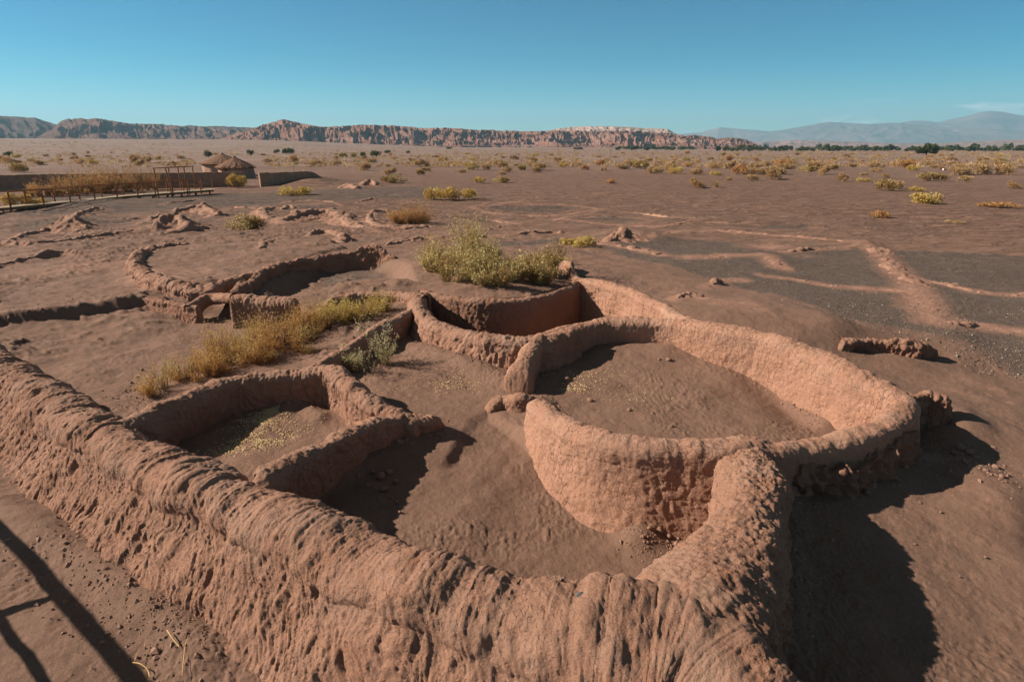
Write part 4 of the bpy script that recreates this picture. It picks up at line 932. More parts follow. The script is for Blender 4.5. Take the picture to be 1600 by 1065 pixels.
# the rest of the countable shrubs of the plain; things nothing tells apart share a label
random.seed(5)
taken = [(a[0], a[1]) for a in NAMED]; made = 0; tries = 0
while made < 190 and tries < 9000:
    tries += 1
    px = random.uniform(-40, 1640); py = 240 + 36 * random.random() ** 1.25
    if px < 560 and py > 262: continue
    if 560 < px < 1020 and py > 268 and random.random() > .15: continue
    if 300 < px < 415 and py > 246: continue
    if py < 248 and random.random() < .35: continue
    if any(abs(px - a) < 15 + (py - 240) * .3 and abs(py - b_) < 3 for a, b_ in taken): continue
    taken.append((px, py)); sc = (py - 229.5) / 50
    kd = random.choices(['gold', 'olive', 'yg', 'rust'], [9, .9, .9, .8])[0]
    w = max(6, 32 * sc * random.uniform(.45, 1.6)); h = w * random.uniform(.3, .5)
    part = 'left of the huts' if px < 320 else 'between the huts and the centre' if px < 800 else 'on the right half of the plain'
    colr = {'gold': 'golden', 'olive': 'dark olive', 'yg': 'yellow-green', 'rust': 'rusty brown'}[kd]
    shrub(px, py, w, h, kd, f'small {colr} shrub among many like it {part}', f'{colr} shrubs {part}'); made += 1
# beyond those: the tiny far shrubs that read as a speckled band
def far_scrub():
    g = np.random.default_rng(3); n = 2700; V = []; F = []; tn = []; c = 0
    py = 234.8 + 27 * g.uniform(0, 1, n) ** 1.6; px = g.uniform(-250, 1850, n)
    for a, b_, s_ in zip(px, py, g.uniform(.6, 1.5, n)):
        p = W3(a, b_, 0); w = s_ * (1.1 + .1 * min(6, (p[1] - 150) / 100)); z0 = float(0)
        if 300 < a < 415 and b_ > 244: continue
        m = 44; d = g.normal(size=(m, 3)); d /= np.linalg.norm(d, axis=1)[:, None]; d[:, 2] = np.abs(d[:, 2]); q = np.array([p[0], p[1], 0]) + d * [w, w, w * .55] * g.uniform(.5, 1, (m, 1))
        L = .21 * w; e1 = g.normal(size=(m, 3)) * L * .7; e2 = g.normal(size=(m, 3)) * L * .7
        V.append(np.stack([q, q + e1, q + e2], 1).reshape(-1, 3)); F.append(np.arange(m * 3).reshape(-1, 3) + c); c += m * 3
        tn.append(np.repeat(np.clip(g.normal(.45, .15) + g.normal(0, .08, m), 0, 1), 3))
    V = np.vstack(V); z = Gs(V[:, 0], V[:, 1]); V[:, 2] += z
    o = mesh_np('far_scrub', V, np.vstack(F), M['leaf_gold'], smooth=False, attrs={'tint': np.concatenate(tn)}); tag(o, 'speckled band of tiny golden scrub towards the horizon', 'scrub', kind='stuff')
far_scrub()

# near plants: real stems with leaves along them
def spiky_bush(name, label, bases, n, h, spread, leafn, leaf, mat, seed, lean=(0, 0), stem_r=.004, thin=.35, tintf=None, curl=.3, root=None, cat='bush'):
    """bases: rows (x,y,z,radius,height factor)"""
    g = np.random.default_rng(seed); B = np.array(bases); rt = root or empty(name, B[0, :3])
    w = B[:, 3] ** 2; w = w / w.sum(); k = g.choice(len(B), n, p=w)
    a = g.uniform(0, 2 * pi, n); q = np.sqrt(g.uniform(0, 1, n))
    nd = max(6, n // 16); nk = g.choice(len(B), nd, p=w); na = g.uniform(0, 2 * pi, nd); nq = np.sqrt(g.uniform(0, 1, nd)); pick = g.integers(0, nd, n); k = nk[pick]; a = na[pick]; q = nq[pick]
    bx = B[k, 0] + B[k, 3] * q * np.cos(a) * .8 + g.normal(0, .03, n); by = B[k, 1] + B[k, 3] * q * np.sin(a) * .8 + g.normal(0, .03, n)
    a = a + g.normal(0, .5, n); bz = Gs(bx, by) - .03
    H = h * B[k, 4] * g.uniform(.78, 1.2, nd)[pick] * g.uniform(.5, 1.1, n) * (1 - .55 * q ** 2) * (.8 + .28 * noise(bx * 3.3, by * 3.3))
    dirx = np.cos(a) * q * spread + g.normal(0, .22, n) + lean[0]; diry = np.sin(a) * q * spread + g.normal(0, .22, n) + lean[1]
    J = 5; V = []; ts = np.linspace(0, 1, J)
    ph = g.uniform(0, 6.28, n)
    def pos(t):
        return np.stack([bx + dirx * H * t ** 1.2 + .03 * H * np.sin(3 * t + ph), by + diry * H * t ** 1.2 + .03 * H * np.cos(3 * t + ph), bz + H * (t - .12 * curl * t * t)], 1)
    rows = []
    for t in ts:
        c = pos(np.full(n, t)); r = stem_r * (1.15 - t)
        rows.append(np.stack([c + [r, 0, 0], c + [-r * .5, r * .87, 0], c + [-r * .5, -r * .87, 0]], 1))
    V = np.stack(rows, 1).reshape(-1, 3) - B[0, :3]
    f = []
    for j in range(J - 1):
        for t in range(3): f.append((j * 3 + t, j * 3 + (t + 1) % 3, j * 3 + 3 + (t + 1) % 3, j * 3 + 3 + t))
    F = (np.array(f)[None] + (np.arange(n) * J * 3)[:, None, None]).reshape(-1, 4)
    mesh_np('stems', V, F, M['stem'], parent=rt)
    m = n * leafn; kk = np.repeat(np.arange(n), leafn); t = g.uniform(.12, 1.03, m) ** .75
    sub = lambda arr: arr[kk]
    P = np.stack([sub(bx) + sub(dirx) * sub(H) * t ** 1.2 + .03 * sub(H) * np.sin(3 * t + sub(ph)), sub(by) + sub(diry) * sub(H) * t ** 1.2 + .03 * sub(H) * np.cos(3 * t + sub(ph)), sub(bz) + sub(H) * (t - .12 * curl * t * t)], 1)
    off = g.normal(size=(m, 3)) * (.018 + .06 * h * (1 - t[:, None]) * .3); P += off
    A = g.normal(size=(m, 3)); A[:, 2] += .7; A /= np.linalg.norm(A, axis=1)[:, None]; Bv = np.cross(A, g.normal(size=(m, 3))); Bv /= np.linalg.norm(Bv, axis=1)[:, None]
    L = leaf * g.uniform(.6, 1.4, m)[:, None]
    LV = np.stack([P, P + A * L + Bv * L * thin, P + A * L * 2, P + A * L - Bv * L * thin], 1).reshape(-1, 3) - B[0, :3]
    tint = np.clip((tintf(P, t, g) if tintf else .4 + .3 * t) + g.normal(0, .12, m) + (.2 * g.uniform(-1, 1, nd)[pick])[kk], 0, 1)
    mesh_np('foliage', LV, np.arange(m * 4).reshape(-1, 4), M[mat], smooth=False, attrs={'tint': np.repeat(tint, 4)}, parent=rt)
    if label: tag(rt, label, cat)
    return rt
def wp(px, py, z, r, hf): p = W3(px, py, z); return [p[0], p[1], p[2], r, hf]
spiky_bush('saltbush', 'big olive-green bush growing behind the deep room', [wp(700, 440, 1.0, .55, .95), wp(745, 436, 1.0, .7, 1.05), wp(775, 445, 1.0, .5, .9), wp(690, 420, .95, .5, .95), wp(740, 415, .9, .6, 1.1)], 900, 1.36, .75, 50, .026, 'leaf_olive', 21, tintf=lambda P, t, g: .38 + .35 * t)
spiky_bush('saltbush', 'medium olive-brown bush right of the big olive one, behind the deep room', [wp(838, 440, 1.0, .42, .85), wp(822, 430, 1.0, .4, .9), wp(855, 432, 1.02, .35, .8)], 320, 1.2, .85, 50, .026, 'leaf_olive', 22, tintf=lambda P, t, g: .28 + .35 * t)
spiky_bush('saltbush', 'sparse pale green sprigs between the medium bush and the twisted wall horn', [wp(872, 405, 1.0, .35, .8)], 60, .7, .7, 30, .018, 'leaf_yellowgreen', 23)
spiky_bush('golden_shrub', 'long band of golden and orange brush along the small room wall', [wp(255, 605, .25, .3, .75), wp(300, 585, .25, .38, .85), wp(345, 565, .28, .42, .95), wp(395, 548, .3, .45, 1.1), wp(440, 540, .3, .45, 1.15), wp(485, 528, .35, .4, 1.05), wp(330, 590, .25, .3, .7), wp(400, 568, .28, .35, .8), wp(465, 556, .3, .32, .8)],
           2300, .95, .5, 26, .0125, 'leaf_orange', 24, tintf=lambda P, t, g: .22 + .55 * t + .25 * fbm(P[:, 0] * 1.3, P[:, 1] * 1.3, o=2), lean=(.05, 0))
spiky_bush('golden_shrub', 'bright yellow-green brush leaning on the wall behind the golden band', [wp(530, 512, .5, .35, 1.), wp(565, 505, .55, .35, .9), wp(510, 520, .45, .3, 1.0), wp(590, 495, .6, .22, .7)], 420, .8, .5, 34, .016, 'leaf_yellowgreen', 25, tintf=lambda P, t, g: .35 + .4 * t)
spiky_bush('grey_shrub', 'grey-green plant with upright spiky stems in the sunny court', [wp(570, 586, .46, .24, 1.), wp(590, 580, .46, .2, .95), wp(552, 584, .46, .2, .85), wp(600, 576, .46, .08, 1.25)], 80, 1.0, .4, 60, .015, 'leaf_grey', 26, thin=.3, stem_r=.005, tintf=lambda P, t, g: .2 + .6 * t)
spiky_bush('dry_bush', 'rusty orange dry bush inside the small pink horseshoe wall', [wp(640, 356, .2, 1.0, 1.), wp(655, 355, .2, .6, 1.)], 700, 1.45, .6, 22, .028, 'leaf_rust', 27, tintf=lambda P, t, g: .35 + .3 * t)
spiky_bush('dry_brush', 'broad thicket of rusty brush between the adobe wall and the walkway', [[W3(px, py, 0)[0], W3(px, py, 0)[1], 0, r, f] for px, py, r, f in ((70, 309, 2.0, .7), (100, 307, 2.4, 1.), (130, 305, 2.2, 1.1), (165, 302, 2.4, 1.4), (200, 300, 2.2, 1.6), (222, 298, 1.8, 1.4), (145, 303, 2.5, 1.1))], 1500, 2.4, .4, 24, .05, 'leaf_rust', 28, stem_r=.012, tintf=lambda P, t, g: .3 + .5 * t)

# ------------------------------------------------------------------ trees
def tree(px, py, wpx, hpx, label, group, seed, n=1500, y=None, mat='leaf_tree', leaf=.2, name='green_tree'):
    p = W3(px, py, 0); p[2] = float(Gs(p[0], p[1])[0]) if p[1] < 110 else 0.
    t = p[1] * CP + CAM_H * SP; w = wpx * t / F_PX; h = hpx * t / F_PX
    z0 = float(Gs(p[0], p[1])[0]); r = empty(name, (p[0], p[1], z0)); tag(r, label, 'tree', group)
    o = bush_mesh('crown', n, w / 2, w / 2.3, h * .95, leaf * max(.6, w / 6), M[mat], seed, clumps=16, thin=.6); o.parent = r; o.location = (0, 0, h * .08)
    b = MB(); b.log((0, 0, -.3), (0, 0, h * .55), .05 * h + .05, 7, 4, .4)
    for k in range(4):
        a = random.uniform(0, 6.28); b.log((0, 0, h * .25), (cos(a) * w * .28, sin(a) * w * .28, h * .65), .025 * h + .02, 5, 3, .4)
    q = b.build('trunk', M['bark']); q.parent = r
    return r
tree(1447, 243, 34, 19, 'broad dark tree standing nearer than the far tree line at right', None, 300, 2600)
for i, (px, py, w, h, lb) in enumerate([(15, 245, 17, 8, 'dark green round tree far off at the left edge'), (326, 246, 17, 11, 'dark round tree beyond the huts, leftmost of the far trees there'), (392, 243, 15, 9, 'grey green tree just right of the hut roofs'), (432, 240, 12, 7, 'small tree left of the bright green one beyond the wall gap'), (452, 241, 24, 10, 'bright green tree beyond the sloping adobe wall'), (536, 247, 16, 9, 'dark bushy tree at the left end of the row near the centre'), (553, 247, 14, 9, 'second dark bushy tree of the row near the centre'), (568, 247, 13, 9, 'third bushy tree of the row near the centre'), (588, 246, 20, 12, 'tallest bushy tree at the right end of the centre row'), (605, 240, 13, 6, 'small grey tree right behind the centre row'), (637, 240, 9, 5, 'tiny dark tree right of the grey one')]):
    tree(px, py, w, h, lb, None, 320 + i, 900, leaf=.22, mat='leaf_tree' if i not in (5, 6) else 'leaf_olive')
random.seed(9)
tp = [(x_, random.uniform(4.0, 7.5)) for x_ in np.linspace(968, 1080, 14)] + [(x_, random.uniform(5, 11)) for x_ in np.linspace(1122, 1620, 62)] + [(905, 4), (700, 3.5)]
TM = [bush_mesh('crown', 520, 1, .85, 1, .13, M['leaf_tree'], 400 + k, link=False, clumps=9, thin=.7).data for k in range(5)]
tb = MB(); tb.log((0, 0, -.1), (0, 0, .6), .06, 6, 3, .4); TR0 = tb.build('trunk', M['bark']); TRm = TR0.data; bpy.data.objects.remove(TR0)
for i, (px, h) in enumerate(tp):
    px += random.uniform(-3, 3); py = 235.6 + random.uniform(-.5, .9) - (1.2 if px < 1100 else 0); p = W3(px, py, 0); t = p[1] * CP + CAM_H * SP; z0 = float(Gs(p[0], p[1])[0])
    r = empty('green_tree', (p[0], p[1], z0)); hm = h * t / F_PX; wm = random.uniform(10, 19) * t / F_PX
    seg = 'left stretch of the far tree line' if px < 1100 else 'long right stretch of the far tree line' if px > 1110 else 'far tree line'
    tag(r, f'dark green tree in the {seg}', 'tree', f'trees of the {seg}')
    for nm, me in (('crown', TM[i % 5]), ('trunk', TRm)):
        o = bpy.data.objects.new(nm, me); COL.objects.link(o); o.parent = r
    r.scale = (wm / 2, wm / 2, hm); r.rotation_euler = (0, 0, random.uniform(0, 6))

# ------------------------------------------------------------------ cliffs and mountains
def range_mesh(name, sky_pts, base_pts, dist, depth, mat, gull, nu, nv, seed, rough=1., gfreq=60., prof=None):
    px = np.linspace(sky_pts[0][0], sky_pts[-1][0], nu)
    top = np.interp(px, *zip(*sky_pts)); base = np.interp(px, *zip(*base_pts))
    th = np.arctan((px - 800) / math.hypot(F_PX, 302.5)); kx = F_PX / math.hypot(F_PX, 302.5)
    # a photo column at the horizon, true bearing
    bear = np.arctan((px - 800) * 1. / (F_PX * CP + 302.5 * SP))
    ppm = (F_PX * CP + 302.5 * SP) / np.cos(bear)          # pixels per unit slope near the horizon
    v = np.linspace(0, 1, nv)[None]; B = bear[:, None]
    s = B * gfreq
    dd = dist + depth * 1.6 * v + depth * .25 * fbm(s * .35, s * 0 + seed, o=4) * (1 - v * .3)
    ztop = (230 - top)[:, None] / ppm[:, None] * (dist + depth * 1.5) + CAM_H
    zb = (230 - base)[:, None] / ppm[:, None] * dist + CAM_H
    w1 = 1.1 * noise(s * .4, v * 4 + seed) + .4 * noise(s * 1.3, v * 9 + seed)
    rid = 1 - np.abs(noise(s * .5 + w1, v * 2.2 + seed)) * 1.4; rid2 = 1 - np.abs(noise(s * 1.2 + w1 * 1.5, v * 5 + seed)) * 1.5; rid3 = 1 - np.abs(noise(s * 2.8 + w1 * 2, v * 11 + seed)) * 1.5; rid4 = noise(s * 6.5 + w1 * 2, v * 24 + seed)
    er = (rid * .42 + rid2 * .3 + rid3 * .2 + rid4 * .08)
    band = fbm(s * .22, s * 0 + seed + 5, o=3)
    vv = np.clip(v * (1.12 + .3 * band) + gull * 1.15 * (er - .5) * np.sin(pi * np.clip(v * 1.05, 0, 1)) ** .8, 0, 1)
    ph_ = vv * 7 + .6 * noise(s * .3, v * 0 + seed); vv = np.clip(vv * .72 + .28 * (np.floor(ph_) + sstep(.25, .75, ph_ % 1)) / 7, 0, 1)
    p = np.interp(vv.ravel(), *(prof or ([0, .12, .35, .5, .72, .85, 1], [0, .08, .34, .56, .8, .96, 1.]))).reshape(vv.shape)
    Z = zb + (ztop - zb) * p
    Z += (ztop - zb) * .035 * rough * fbm(s * 3, v * 20 + seed, o=4) * np.sin(pi * np.clip(v, 0, 1)) ** .5
    last = v > .93
    X = np.sin(B) * dd; Y = np.cos(B) * dd; Z[:, 0] -= 25
    V = np.stack([X, Y, Z], -1)
    # back side drops behind the skyline
    bk = V[:, -1:].copy(); bk[..., :2] *= 1.25; bk[..., 2] -= 20; bk2 = bk.copy(); bk2[..., :2] *= 1.15; bk2[..., 2] = -30
    V = np.concatenate([V, bk, bk2], 1)
    o = mesh_np(name, V.reshape(-1, 3), grid_faces(nu, nv + 2)[:, ::-1], mat, smooth=True); tag(o, kind='structure'); return o
def cliff_mat(name, stops, strat=.02, scale=.01, pale=.3):
    m = NT(name); c = m.coord(); wv = m.N.new('ShaderNodeSeparateXYZ'); m.L.new(c, wv.inputs[0])
    z = m.math('ADD', m.math('MULTIPLY', wv.outputs[2], strat), m.math('MULTIPLY', m.noise(scale * .6, 4), 2.2))
    n1 = m.N.new('ShaderNodeTexNoise'); n1.noise_dimensions = '1D'; n1.inputs['Scale'].default_value = 3.; n1.inputs['Detail'].default_value = 5; m.L.new(z, n1.inputs['W'])
    col = m.ramp(n1.outputs[0], stops)
    col = m.mix(m.ramp(m.noise(scale * 1.1, 6, .7), [(.45, 0.), (.65, pale)]), col, (.36, .27, .23))
    m.b.inputs['Roughness'].default_value = 1; m.b.inputs['Specular IOR Level'].default_value = 0
    return m.fin(col, m.bump(m.noise(scale * 9, 6, .75), 14., 1.))
M['cliff'] = cliff_mat('badland_rock', [(.3, (.12, .065, .052)), (.45, (.20, .108, .085)), (.55, (.155, .09, .075)), (.7, (.29, .185, .15))])
M['cliff_red'] = cliff_mat('red_ridge_rock', [(.3, (.16, .074, .052)), (.5, (.28, .135, .096)), (.7, (.38, .225, .17))], pale=.35)
M['cliff_pale'] = cliff_mat('pale_ridge_rock', [(.3, (.32, .20, .16)), (.5, (.45, .32, .26)), (.7, (.55, .42, .35))], pale=.5)
M['mount'] = cliff_mat('mountain_rock', [(.3, (.08, .06, .055)), (.5, (.12, .085, .078)), (.7, (.17, .12, .105))], .002, .0012, .2)
M['dark_mesa'] = cliff_mat('dark_mesa_rock', [(.3, (.08, .052, .046)), (.5, (.12, .075, .063)), (.7, (.17, .108, .088))], pale=.15)
mesa = [(-400, 176), (-200, 180), (0, 183), (35, 184), (65, 187), (85, 194), (105, 199), (200, 198), (260, 199), (330, 201), (405, 204), (450, 207), (600, 210)]
range_mesh('hills', mesa, [(-400, 222), (600, 224)], 2300, 700, M['dark_mesa'], .35, 900, 60, 4., gfreq=45)
range_mesh('hills', [(60, 216), (85, 205), (102, 193), (112, 189.5), (150, 190), (180, 192), (210, 196), (260, 198), (330, 201.5), (360, 205), (400, 210), (470, 215)], [(60, 221), (470, 223)], 1950, 420, M['cliff'], .45, 900, 70, 9., gfreq=60)
range_mesh('hills', [(340, 220), (370, 212), (395, 205), (412, 199), (432, 193), (449, 190), (470, 195), (485, 199), (505, 201), (545, 199.5), (585, 198.5), (620, 200.5), (660, 202), (700, 202), (750, 205), (800, 206.5), (860, 207), (900, 206), (940, 207), (1000, 207), (1040, 209), (1060, 212), (1085, 219), (1100, 226)],
           [(340, 226), (600, 228), (1100, 231)], 1500, 330, M['cliff_red'], .5, 1700, 90, 17., gfreq=75, rough=1.5)
range_mesh('hills', [(830, 212), (870, 204), (890, 201.5), (950, 200), (1000, 201), (1040, 203), (1052, 209), (1065, 215)], [(830, 221), (1065, 226)], 2000, 350, M['cliff_pale'], .3, 500, 60, 23., gfreq=50)
range_mesh('hills', [(1050, 229), (1065, 214), (1085, 212.5), (1110, 215), (1122, 218), (1135, 216), (1155, 217), (1172, 221), (1186, 228), (1192, 231)], [(1050, 231), (1192, 232)], 1650, 200, M['cliff_red'], .5, 420, 60, 31., gfreq=110, rough=2.)
range_mesh('hills', [(1130, 229), (1190, 222), (1250, 220), (1330, 222), (1400, 224), (1450, 225), (1520, 221), (1600, 219), (1750, 220), (1950, 222)], [(1130, 231), (1950, 232)], 5200, 900, M['cliff_red'], .4, 700, 40, 41., gfreq=60)
range_mesh('mountains', [(1000, 215), (1060, 211), (1094, 208), (1121, 201), (1171, 205), (1200, 207), (1242, 202), (1275, 196), (1293, 194), (1350, 197), (1397, 196), (1440, 200), (1600, 206), (2100, 210)], [(1000, 229), (2100, 229)], 10500, 1500, M['mount'], .25, 700, 50, 51., gfreq=25, prof=([0, .4, .8, 1], [0, .35, .8, 1]))
range_mesh('mountains', [(1340, 205), (1380, 199), (1400, 193), (1418, 190.5), (1440, 191), (1458, 193), (1480, 188), (1499, 184), (1520, 178.5), (1536, 176.5), (1550, 177), (1566, 179), (1600, 184), (1700, 192), (1900, 200), (2200, 206)], [(1340, 228), (2200, 228)], 12800, 1200, M['mount'], .22, 600, 50, 61., gfreq=20, prof=([0, .4, .8, 1], [0, .35, .8, 1]))

# ------------------------------------------------------------------ litter, clods, twigs, little signs
def flakes(name, label, spots, n, size, mat, seed, cat='leaf litter'):
    g = np.random.default_rng(seed); P = []
    for px, py, z, sx_, sy_, rot, w in spots:
        c = W3(px, py, z); k = int(n * w); q = g.normal(size=(k, 2)) * [sx_, sy_]; P.append(np.stack([c[0] + q[:, 0] * cos(rot) - q[:, 1] * sin(rot), c[1] + q[:, 0] * sin(rot) + q[:, 1] * cos(rot)], 1))
    P = np.vstack(P); m = len(P); keep = fbm(P[:, 0] * 5, P[:, 1] * 5, o=2) > -.25 + g.uniform(-.2, .2, m); P = P[keep]; m = len(P)
    d = .035 * fbm(P[:, 0] * .9, P[:, 1] * .9, o=3) + .016 * fbm(P[:, 0] * 4.5, P[:, 1] * 4.5, o=4, g=.6)
    rough = sstep(.0, .5, fbm(P[:, 0] * .8 + 40, P[:, 1] * .8, o=3) + .1); d += .014 * rough * np.abs(fbm(P[:, 0] * 13, P[:, 1] * 13, o=3)) * 2
    z = Gs(P[:, 0], P[:, 1]) + d + .004 + g.uniform(0, .006, m); C = np.column_stack([P, z])
    a = g.uniform(0, 6.28, m); s = size * g.uniform(.5, 1.4, m); e1 = np.stack([np.cos(a) * s, np.sin(a) * s, g.uniform(-.5, .5, m) * s], 1); e2 = np.stack([-np.sin(a) * s * .5, np.cos(a) * s * .5, g.uniform(-.4, .4, m) * s], 1)
    V = np.stack([C - e1, C - e2, C + e1, C + e2], 1).reshape(-1, 3)
    o = mesh_np(name, V, np.arange(m * 4).reshape(-1, 4), M[mat], smooth=False); tag(o, label, cat, kind='stuff')
flakes('leaf_litter', 'pale dried leaves drifted over the floor of the small room', [(440, 645, .26, .09, .3, -.2, .34), (428, 668, .26, .09, .22, -.2, .2), (405, 708, .2, .28, .14, .5, .24), (345, 662, .22, .26, .05, -.45, .12), (400, 675, .2, .4, .3, 0, .1)], 11000, .011, 'straw', 71)
flakes('leaf_litter', 'scatter of pale dried leaves in the sunny court beside the grey-green plant', [(680, 602, .48, .5, .14, 0, .5), (640, 560, .55, .3, .2, 0, .2), (620, 610, .45, .2, .1, 0, .15), (700, 590, .5, .4, .3, 0, .15)], 1500, .011, 'straw', 72)
flakes('leaf_litter', 'pale dried leaves by the doorway inside the large oval room', [(900, 605, .5, .13, .1, 0, .35), (920, 590, .5, .35, .2, 0, .35), (990, 620, .45, .4, .2, 0, .15), (890, 545, .55, .25, .1, 0, .15)], 1500, .011, 'straw', 73)
flakes('leaf_litter', 'tiny bright flecks on the sand in the lower left corner', [(280, 1000, 0, .5, .4, 0, .6), (60, 900, 0, .6, .4, 0, .4)], 330, .006, 'straw', 74)
def on_wall(ob, px, py):
    n = len(ob.data.vertices); V = np.empty(n * 3, np.float32); ob.data.vertices.foreach_get('co', V); V = V.reshape(-1, 3) + np.array(ob.location)
    dz = V[:, 2] - CAM_H; t = V[:, 1] * CP - dz * SP; u = 800 + F_PX * V[:, 0] / t; v = 532.5 - F_PX * (V[:, 1] * SP + dz * CP) / t
    m = (np.hypot(u - px, v - py) < 5) & (t > 0); W_ = V[m]; return tuple(W_[np.argmin(np.linalg.norm(W_ - [0, 0, CAM_H], axis=1))])
def clod(seed, mat='clod'):
    g = np.random.default_rng(seed); bm_ = MB(); n = 12; m = 8; V = []
    for i in range(m + 1):
        f = pi * i / m
        for k in range(n):
            a = 2 * pi * k / n; V.append((sin(f) * cos(a), sin(f) * sin(a), cos(f)))
    V = np.array(V); r = 1 + .35 * fbm(V[:, 0] * 1.7 + seed, V[:, 1] * 1.7, V[:, 2] * 1.7, o=3); V = V * r[:, None] * [1, .8, .65]
    return mesh_np('mud_clod', V, grid_faces(m + 1, n, True)[:, ::-1], M[mat], link=False).data
CL = [clod(i) for i in range(5)]
GC = [('crumbled mud clod on the floor of the central sunken room', 'clods in the central sunken room', [(595, 745, 26), (575, 760, 16), (600, 765, 20), (608, 738, 18), (582, 738, 12), (560, 745, 12), (618, 752, 13), (555, 705, 20), (570, 695, 24), (560, 690, 18), (545, 700, 16), (580, 690, 15), (590, 700, 12), (565, 712, 14), (620, 785, 10), (625, 800, 9), (612, 778, 8), (650, 730, 8), (1030, 828, 22), (1045, 838, 16), (1015, 825, 14), (1060, 842, 12)]),
      ('small lump of fallen clay on the floor of the large oval room', 'clods in the large oval room', [(862, 585, 16), (872, 590, 14), (852, 588, 12), (884, 594, 18), (878, 600, 12), (868, 596, 12), (890, 604, 10), (922, 626, 15), (983, 641, 12), (1045, 563, 14), (1030, 562, 9), (985, 577, 8), (1050, 666, 10), (1180, 600, 6), (1250, 640, 7), (1240, 632, 6)]),
      ('knobbly clay lump in the debris trail below the rough outer wall', 'clods outside the large oval room', [(1325, 760, 20), (1345, 752, 26), (1362, 760, 22), (1355, 770, 18), (1338, 772, 14), (1375, 748, 14), (1412, 730, 22), (1408, 722, 16), (1500, 700, 22), (1515, 708, 20), (1525, 716, 16), (1508, 722, 18), (1490, 708, 14), (1540, 735, 12), (1555, 730, 16), (1565, 745, 14), (1480, 740, 10), (1430, 850, 7), (1540, 870, 8), (1500, 900, 6), (1470, 800, 7), (1580, 780, 10)]),
      ('small dark clay crumb on the sandy floor of the small room', 'clods in the small room', [(302, 677, 16), (385, 644, 8), (350, 668, 6), (268, 668, 10), (322, 700, 6), (370, 655, 6)]),
      ('loose stone lying beside the golden brush', 'stones beside the golden brush', [(222, 578, 9), (215, 590, 8), (235, 600, 9), (205, 598, 7), (196, 610, 7), (228, 612, 8), (240, 590, 8), (212, 607, 6)])]
random.seed(21)
for lb, grp, lst in GC:
    for px, py, w in lst:
        p = hit(px, py); t = p[1] * CP + (CAM_H - p[2]) * SP; s_ = w * t / F_PX / 2.9
        o = bpy.data.objects.new('mud_clod', random.choice(CL)); COL.objects.link(o); o.location = (p[0], p[1], p[2] + s_ * .25); o.scale = (s_,) * 3; o.rotation_euler = (random.uniform(-.4, .4), random.uniform(-.4, .4), random.uniform(0, 6)); tag(o, lb, 'clod', grp)
o = bpy.data.objects.new('flat_stone', clod(33, 'slate')); COL.objects.link(o); o.location = on_wall(W1, 905, 925); o.scale = (.045, .03, .018); o.rotation_euler = (.3, .1, .4); tag(o, 'small grey flat stone on top of the foreground wall near its corner', 'stone')
def crumbs(name, label, P, size, mat, seed, cat):
    g = np.random.default_rng(seed); m = len(P)
    d = .035 * fbm(P[:, 0] * .9, P[:, 1] * .9, o=3) + .016 * fbm(P[:, 0] * 4.5, P[:, 1] * 4.5, o=4, g=.6)
    rough = sstep(.0, .5, fbm(P[:, 0] * .8 + 40, P[:, 1] * .8, o=3) + .1); d += .014 * rough * np.abs(fbm(P[:, 0] * 13, P[:, 1] * 13, o=3)) * 2
    r = size * np.exp(g.normal(0, .45, m)); C = np.column_stack([P, Gs(P[:, 0], P[:, 1]) + d + r * .1])
    u = np.array([[1, 0, 0], [0, 1, 0], [-1, 0, 0], [0, -1, 0], [0, 0, .8], [0, 0, -.8]]); rot = g.uniform(0, 6.28, m); c, s_ = np.cos(rot)[:, None], np.sin(rot)[:, None]
    Q = u[None] * g.uniform(.6, 1.3, (m, 6, 3)) * r[:, None, None] + g.normal(0, .15, (m, 6, 3)) * r[:, None, None]; Q = np.stack([Q[..., 0] * c - Q[..., 1] * s_, Q[..., 0] * s_ + Q[..., 1] * c, Q[..., 2]], -1)
    V = (C[:, None] + Q).reshape(-1, 3); f = np.array([[0, 1, 4], [1, 2, 4], [2, 3, 4], [3, 0, 4], [1, 0, 5], [2, 1, 5], [3, 2, 5], [0, 3, 5]])
    F = (f[None] + (np.arange(m) * 6)[:, None, None]).reshape(-1, 3); o = mesh_np(name, V, F, M[mat], smooth=False); tag(o, label, cat, kind='stuff')
g = np.random.default_rng(91); PP = []
for pts, z, n, sp in [([(835, 618), (870, 700), (940, 780), (1000, 840), (1080, 860)], .15, 900, .12), ([(560, 690), (640, 680), (690, 670)], .45, 500, .14), ([(860, 590), (845, 560), (900, 545), (1040, 535)], .5, 350, .1), ([(1060, 540), (1200, 600), (1290, 660)], .4, 500, .1), ([(1320, 770), (1400, 735), (1480, 700), (1580, 760)], .25, 900, .25),
                      ([(830, 590), (720, 560), (640, 540)], .6, 400, .12), ([(220, 960), (330, 1040)], .0, 500, .3), ([(100, 860), (220, 960)], .0, 400, .3), ([(200, 470), (300, 480)], .3, 300, .25), ([(0, 495), (160, 480)], .3, 500, .3), ([(240, 435), (340, 450)], .4, 300, .3), ([(1240, 780), (1240, 900), (1220, 1000)], .15, 500, .25),
                      ([(420, 400), (600, 400)], .6, 500, .5), ([(200, 600), (250, 620)], .25, 300, .3), ([(1320, 545), (1460, 550)], .5, 300, .12), ([(500, 640), (480, 600)], .4, 200, .1), ([(450, 350), (530, 345)], .2, 300, .4)]:
    A = np.array([W3(a, b, z)[:2] for a, b in pts]); t = g.uniform(0, len(A) - 1, n); i = t.astype(int); f = (t - i)[:, None]; PP.append(A[i] * (1 - f) + A[np.minimum(i + 1, len(A) - 1)] * f + g.normal(0, sp, (n, 2)))
crumbs('rubble', 'crumbled mud bits fallen along the feet of the walls', np.vstack(PP), .011, 'clod', 92, 'rubble')
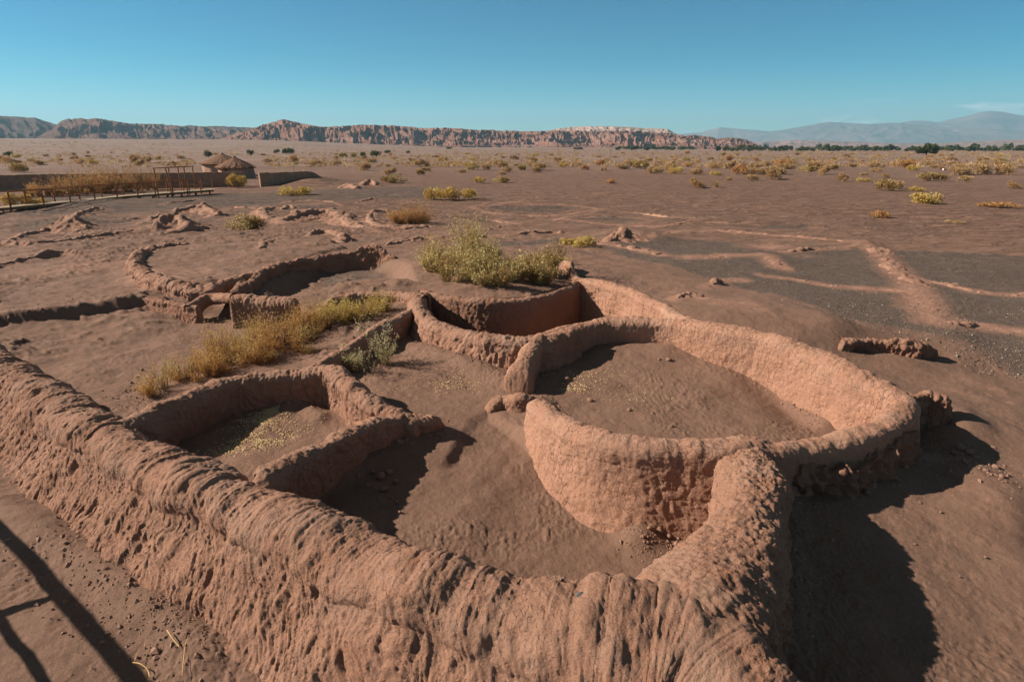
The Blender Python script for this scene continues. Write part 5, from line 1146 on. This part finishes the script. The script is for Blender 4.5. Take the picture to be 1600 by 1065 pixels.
n = 42000; px = g.uniform(930, 1700, n); py = 372 + (g.uniform(0, 1, n) ** 1.3) * 210; z = .45; yd = (py - 532.5) / F_PX; t = (CAM_H - z) / (SP + yd * CP); Q = np.stack([(px - 800) / F_PX * t, (CP - yd * SP) * t], 1)
G0 = P2([(900, 374), (1020, 366), (1340, 379), (1500, 384), (1700, 396), (1700, 600), (1590, 592), (1480, 548), (1310, 522), (1200, 486), (1110, 460), (1000, 425), (930, 405)], .5)
Q = Q[in_poly(Q[:, 0], Q[:, 1], G0)]; Q = Q[fbm(Q[:, 0] * 1.1, Q[:, 1] * 1.1, o=3) > -.25]
crumbs('gravel', 'dark and pale volcanic gravel covering the buried rooms at right', Q, .011, 'gravel', 93, 'gravel')
def twig(label, pts, r, lift=.012, name='dry_twig'):
    P = [np.array(hit(*q)) + [0, 0, lift + .03] for q in pts]; C, s = catmull(np.array(P), .01); C[:, 2] += .01 * np.sin(s * 20)
    V = np.concatenate([C[:, None] + np.array([[cos(a) * r, sin(a) * .5 * r, sin(a) * r] for a in (0, 1.57, 3.14, 4.71)])], 0).reshape(-1, 3)
    o = mesh_np(name, V - C[0], grid_faces(len(C), 4, True), M['twig']); o.location = C[0]; tag(o, label, 'twig')
twig('curled pale twig at the bottom edge by the railing shadow', [(209, 1041), (222, 1045), (232, 1052), (235, 1062)], .005)
twig('thin upright straw twig at the bottom edge, right of the curled one', [(286, 1062), (288, 1040), (290, 1015), (296, 1000)], .003)
twig('short bright yellow leaf stalk on the sand', [(262, 990), (270, 1003), (281, 1014)], .005)
twig('thin straw lying left of the bright yellow stalk', [(211, 1041), (217, 1025), (224, 1014)], .002)
twig('straw poking out at the left edge beside the railing shadow', [(-5, 857), (8, 851), (18, 847)], .003)
def sign(px, py, w, h, label):
    p = W3(px, py, 0); p[2] = float(Gs(p[0], p[1])[0]); t = p[1] * CP + CAM_H * SP; r = empty('marker_sign', p); w *= t / F_PX; h *= t / F_PX
    b = MB(); b.beam((0, 0, h * .45), (0, 0, h), w, .06); b.build('panel', M['white'], r); b = MB(); b.beam((0, 0, -.2), (0, .045, h * .8), .06); b.build('post', M['wood_deck'], r); tag(r, label, 'sign')
sign(459, 266, 4, 7, 'small white marker behind the sloping adobe wall'); sign(1473, 268, 2.6, 4.5, 'small white marker far out on the right of the plain')

# ------------------------------------------------------------------ haze
def haze():
    V = [(x, y, z) for z in (-60, 870) for x, y in ((-17000, -17000), (17000, -17000), (17000, 17000), (-17000, 17000))]
    me = bpy.data.meshes.new('haze'); me.from_pydata(V, [], [(0, 3, 2, 1), (4, 5, 6, 7), (0, 1, 5, 4), (1, 2, 6, 5), (2, 3, 7, 6), (3, 0, 4, 7)])
    m = bpy.data.materials.new('haze'); m.use_nodes = True; n = m.node_tree.nodes; n.clear(); out = n.new('ShaderNodeOutputMaterial'); v = n.new('ShaderNodeVolumePrincipled')
    v.inputs['Color'].default_value = (.42, .76, .95, 1); v.inputs['Density'].default_value = 8.5e-5; v.inputs['Anisotropy'].default_value = .1
    m.node_tree.links.new(v.outputs[0], out.inputs['Volume']); me.materials.append(m); o = bpy.data.objects.new('haze', me); COL.objects.link(o); tag(o, 'thin blue desert haze', 'haze', kind='stuff')
haze()
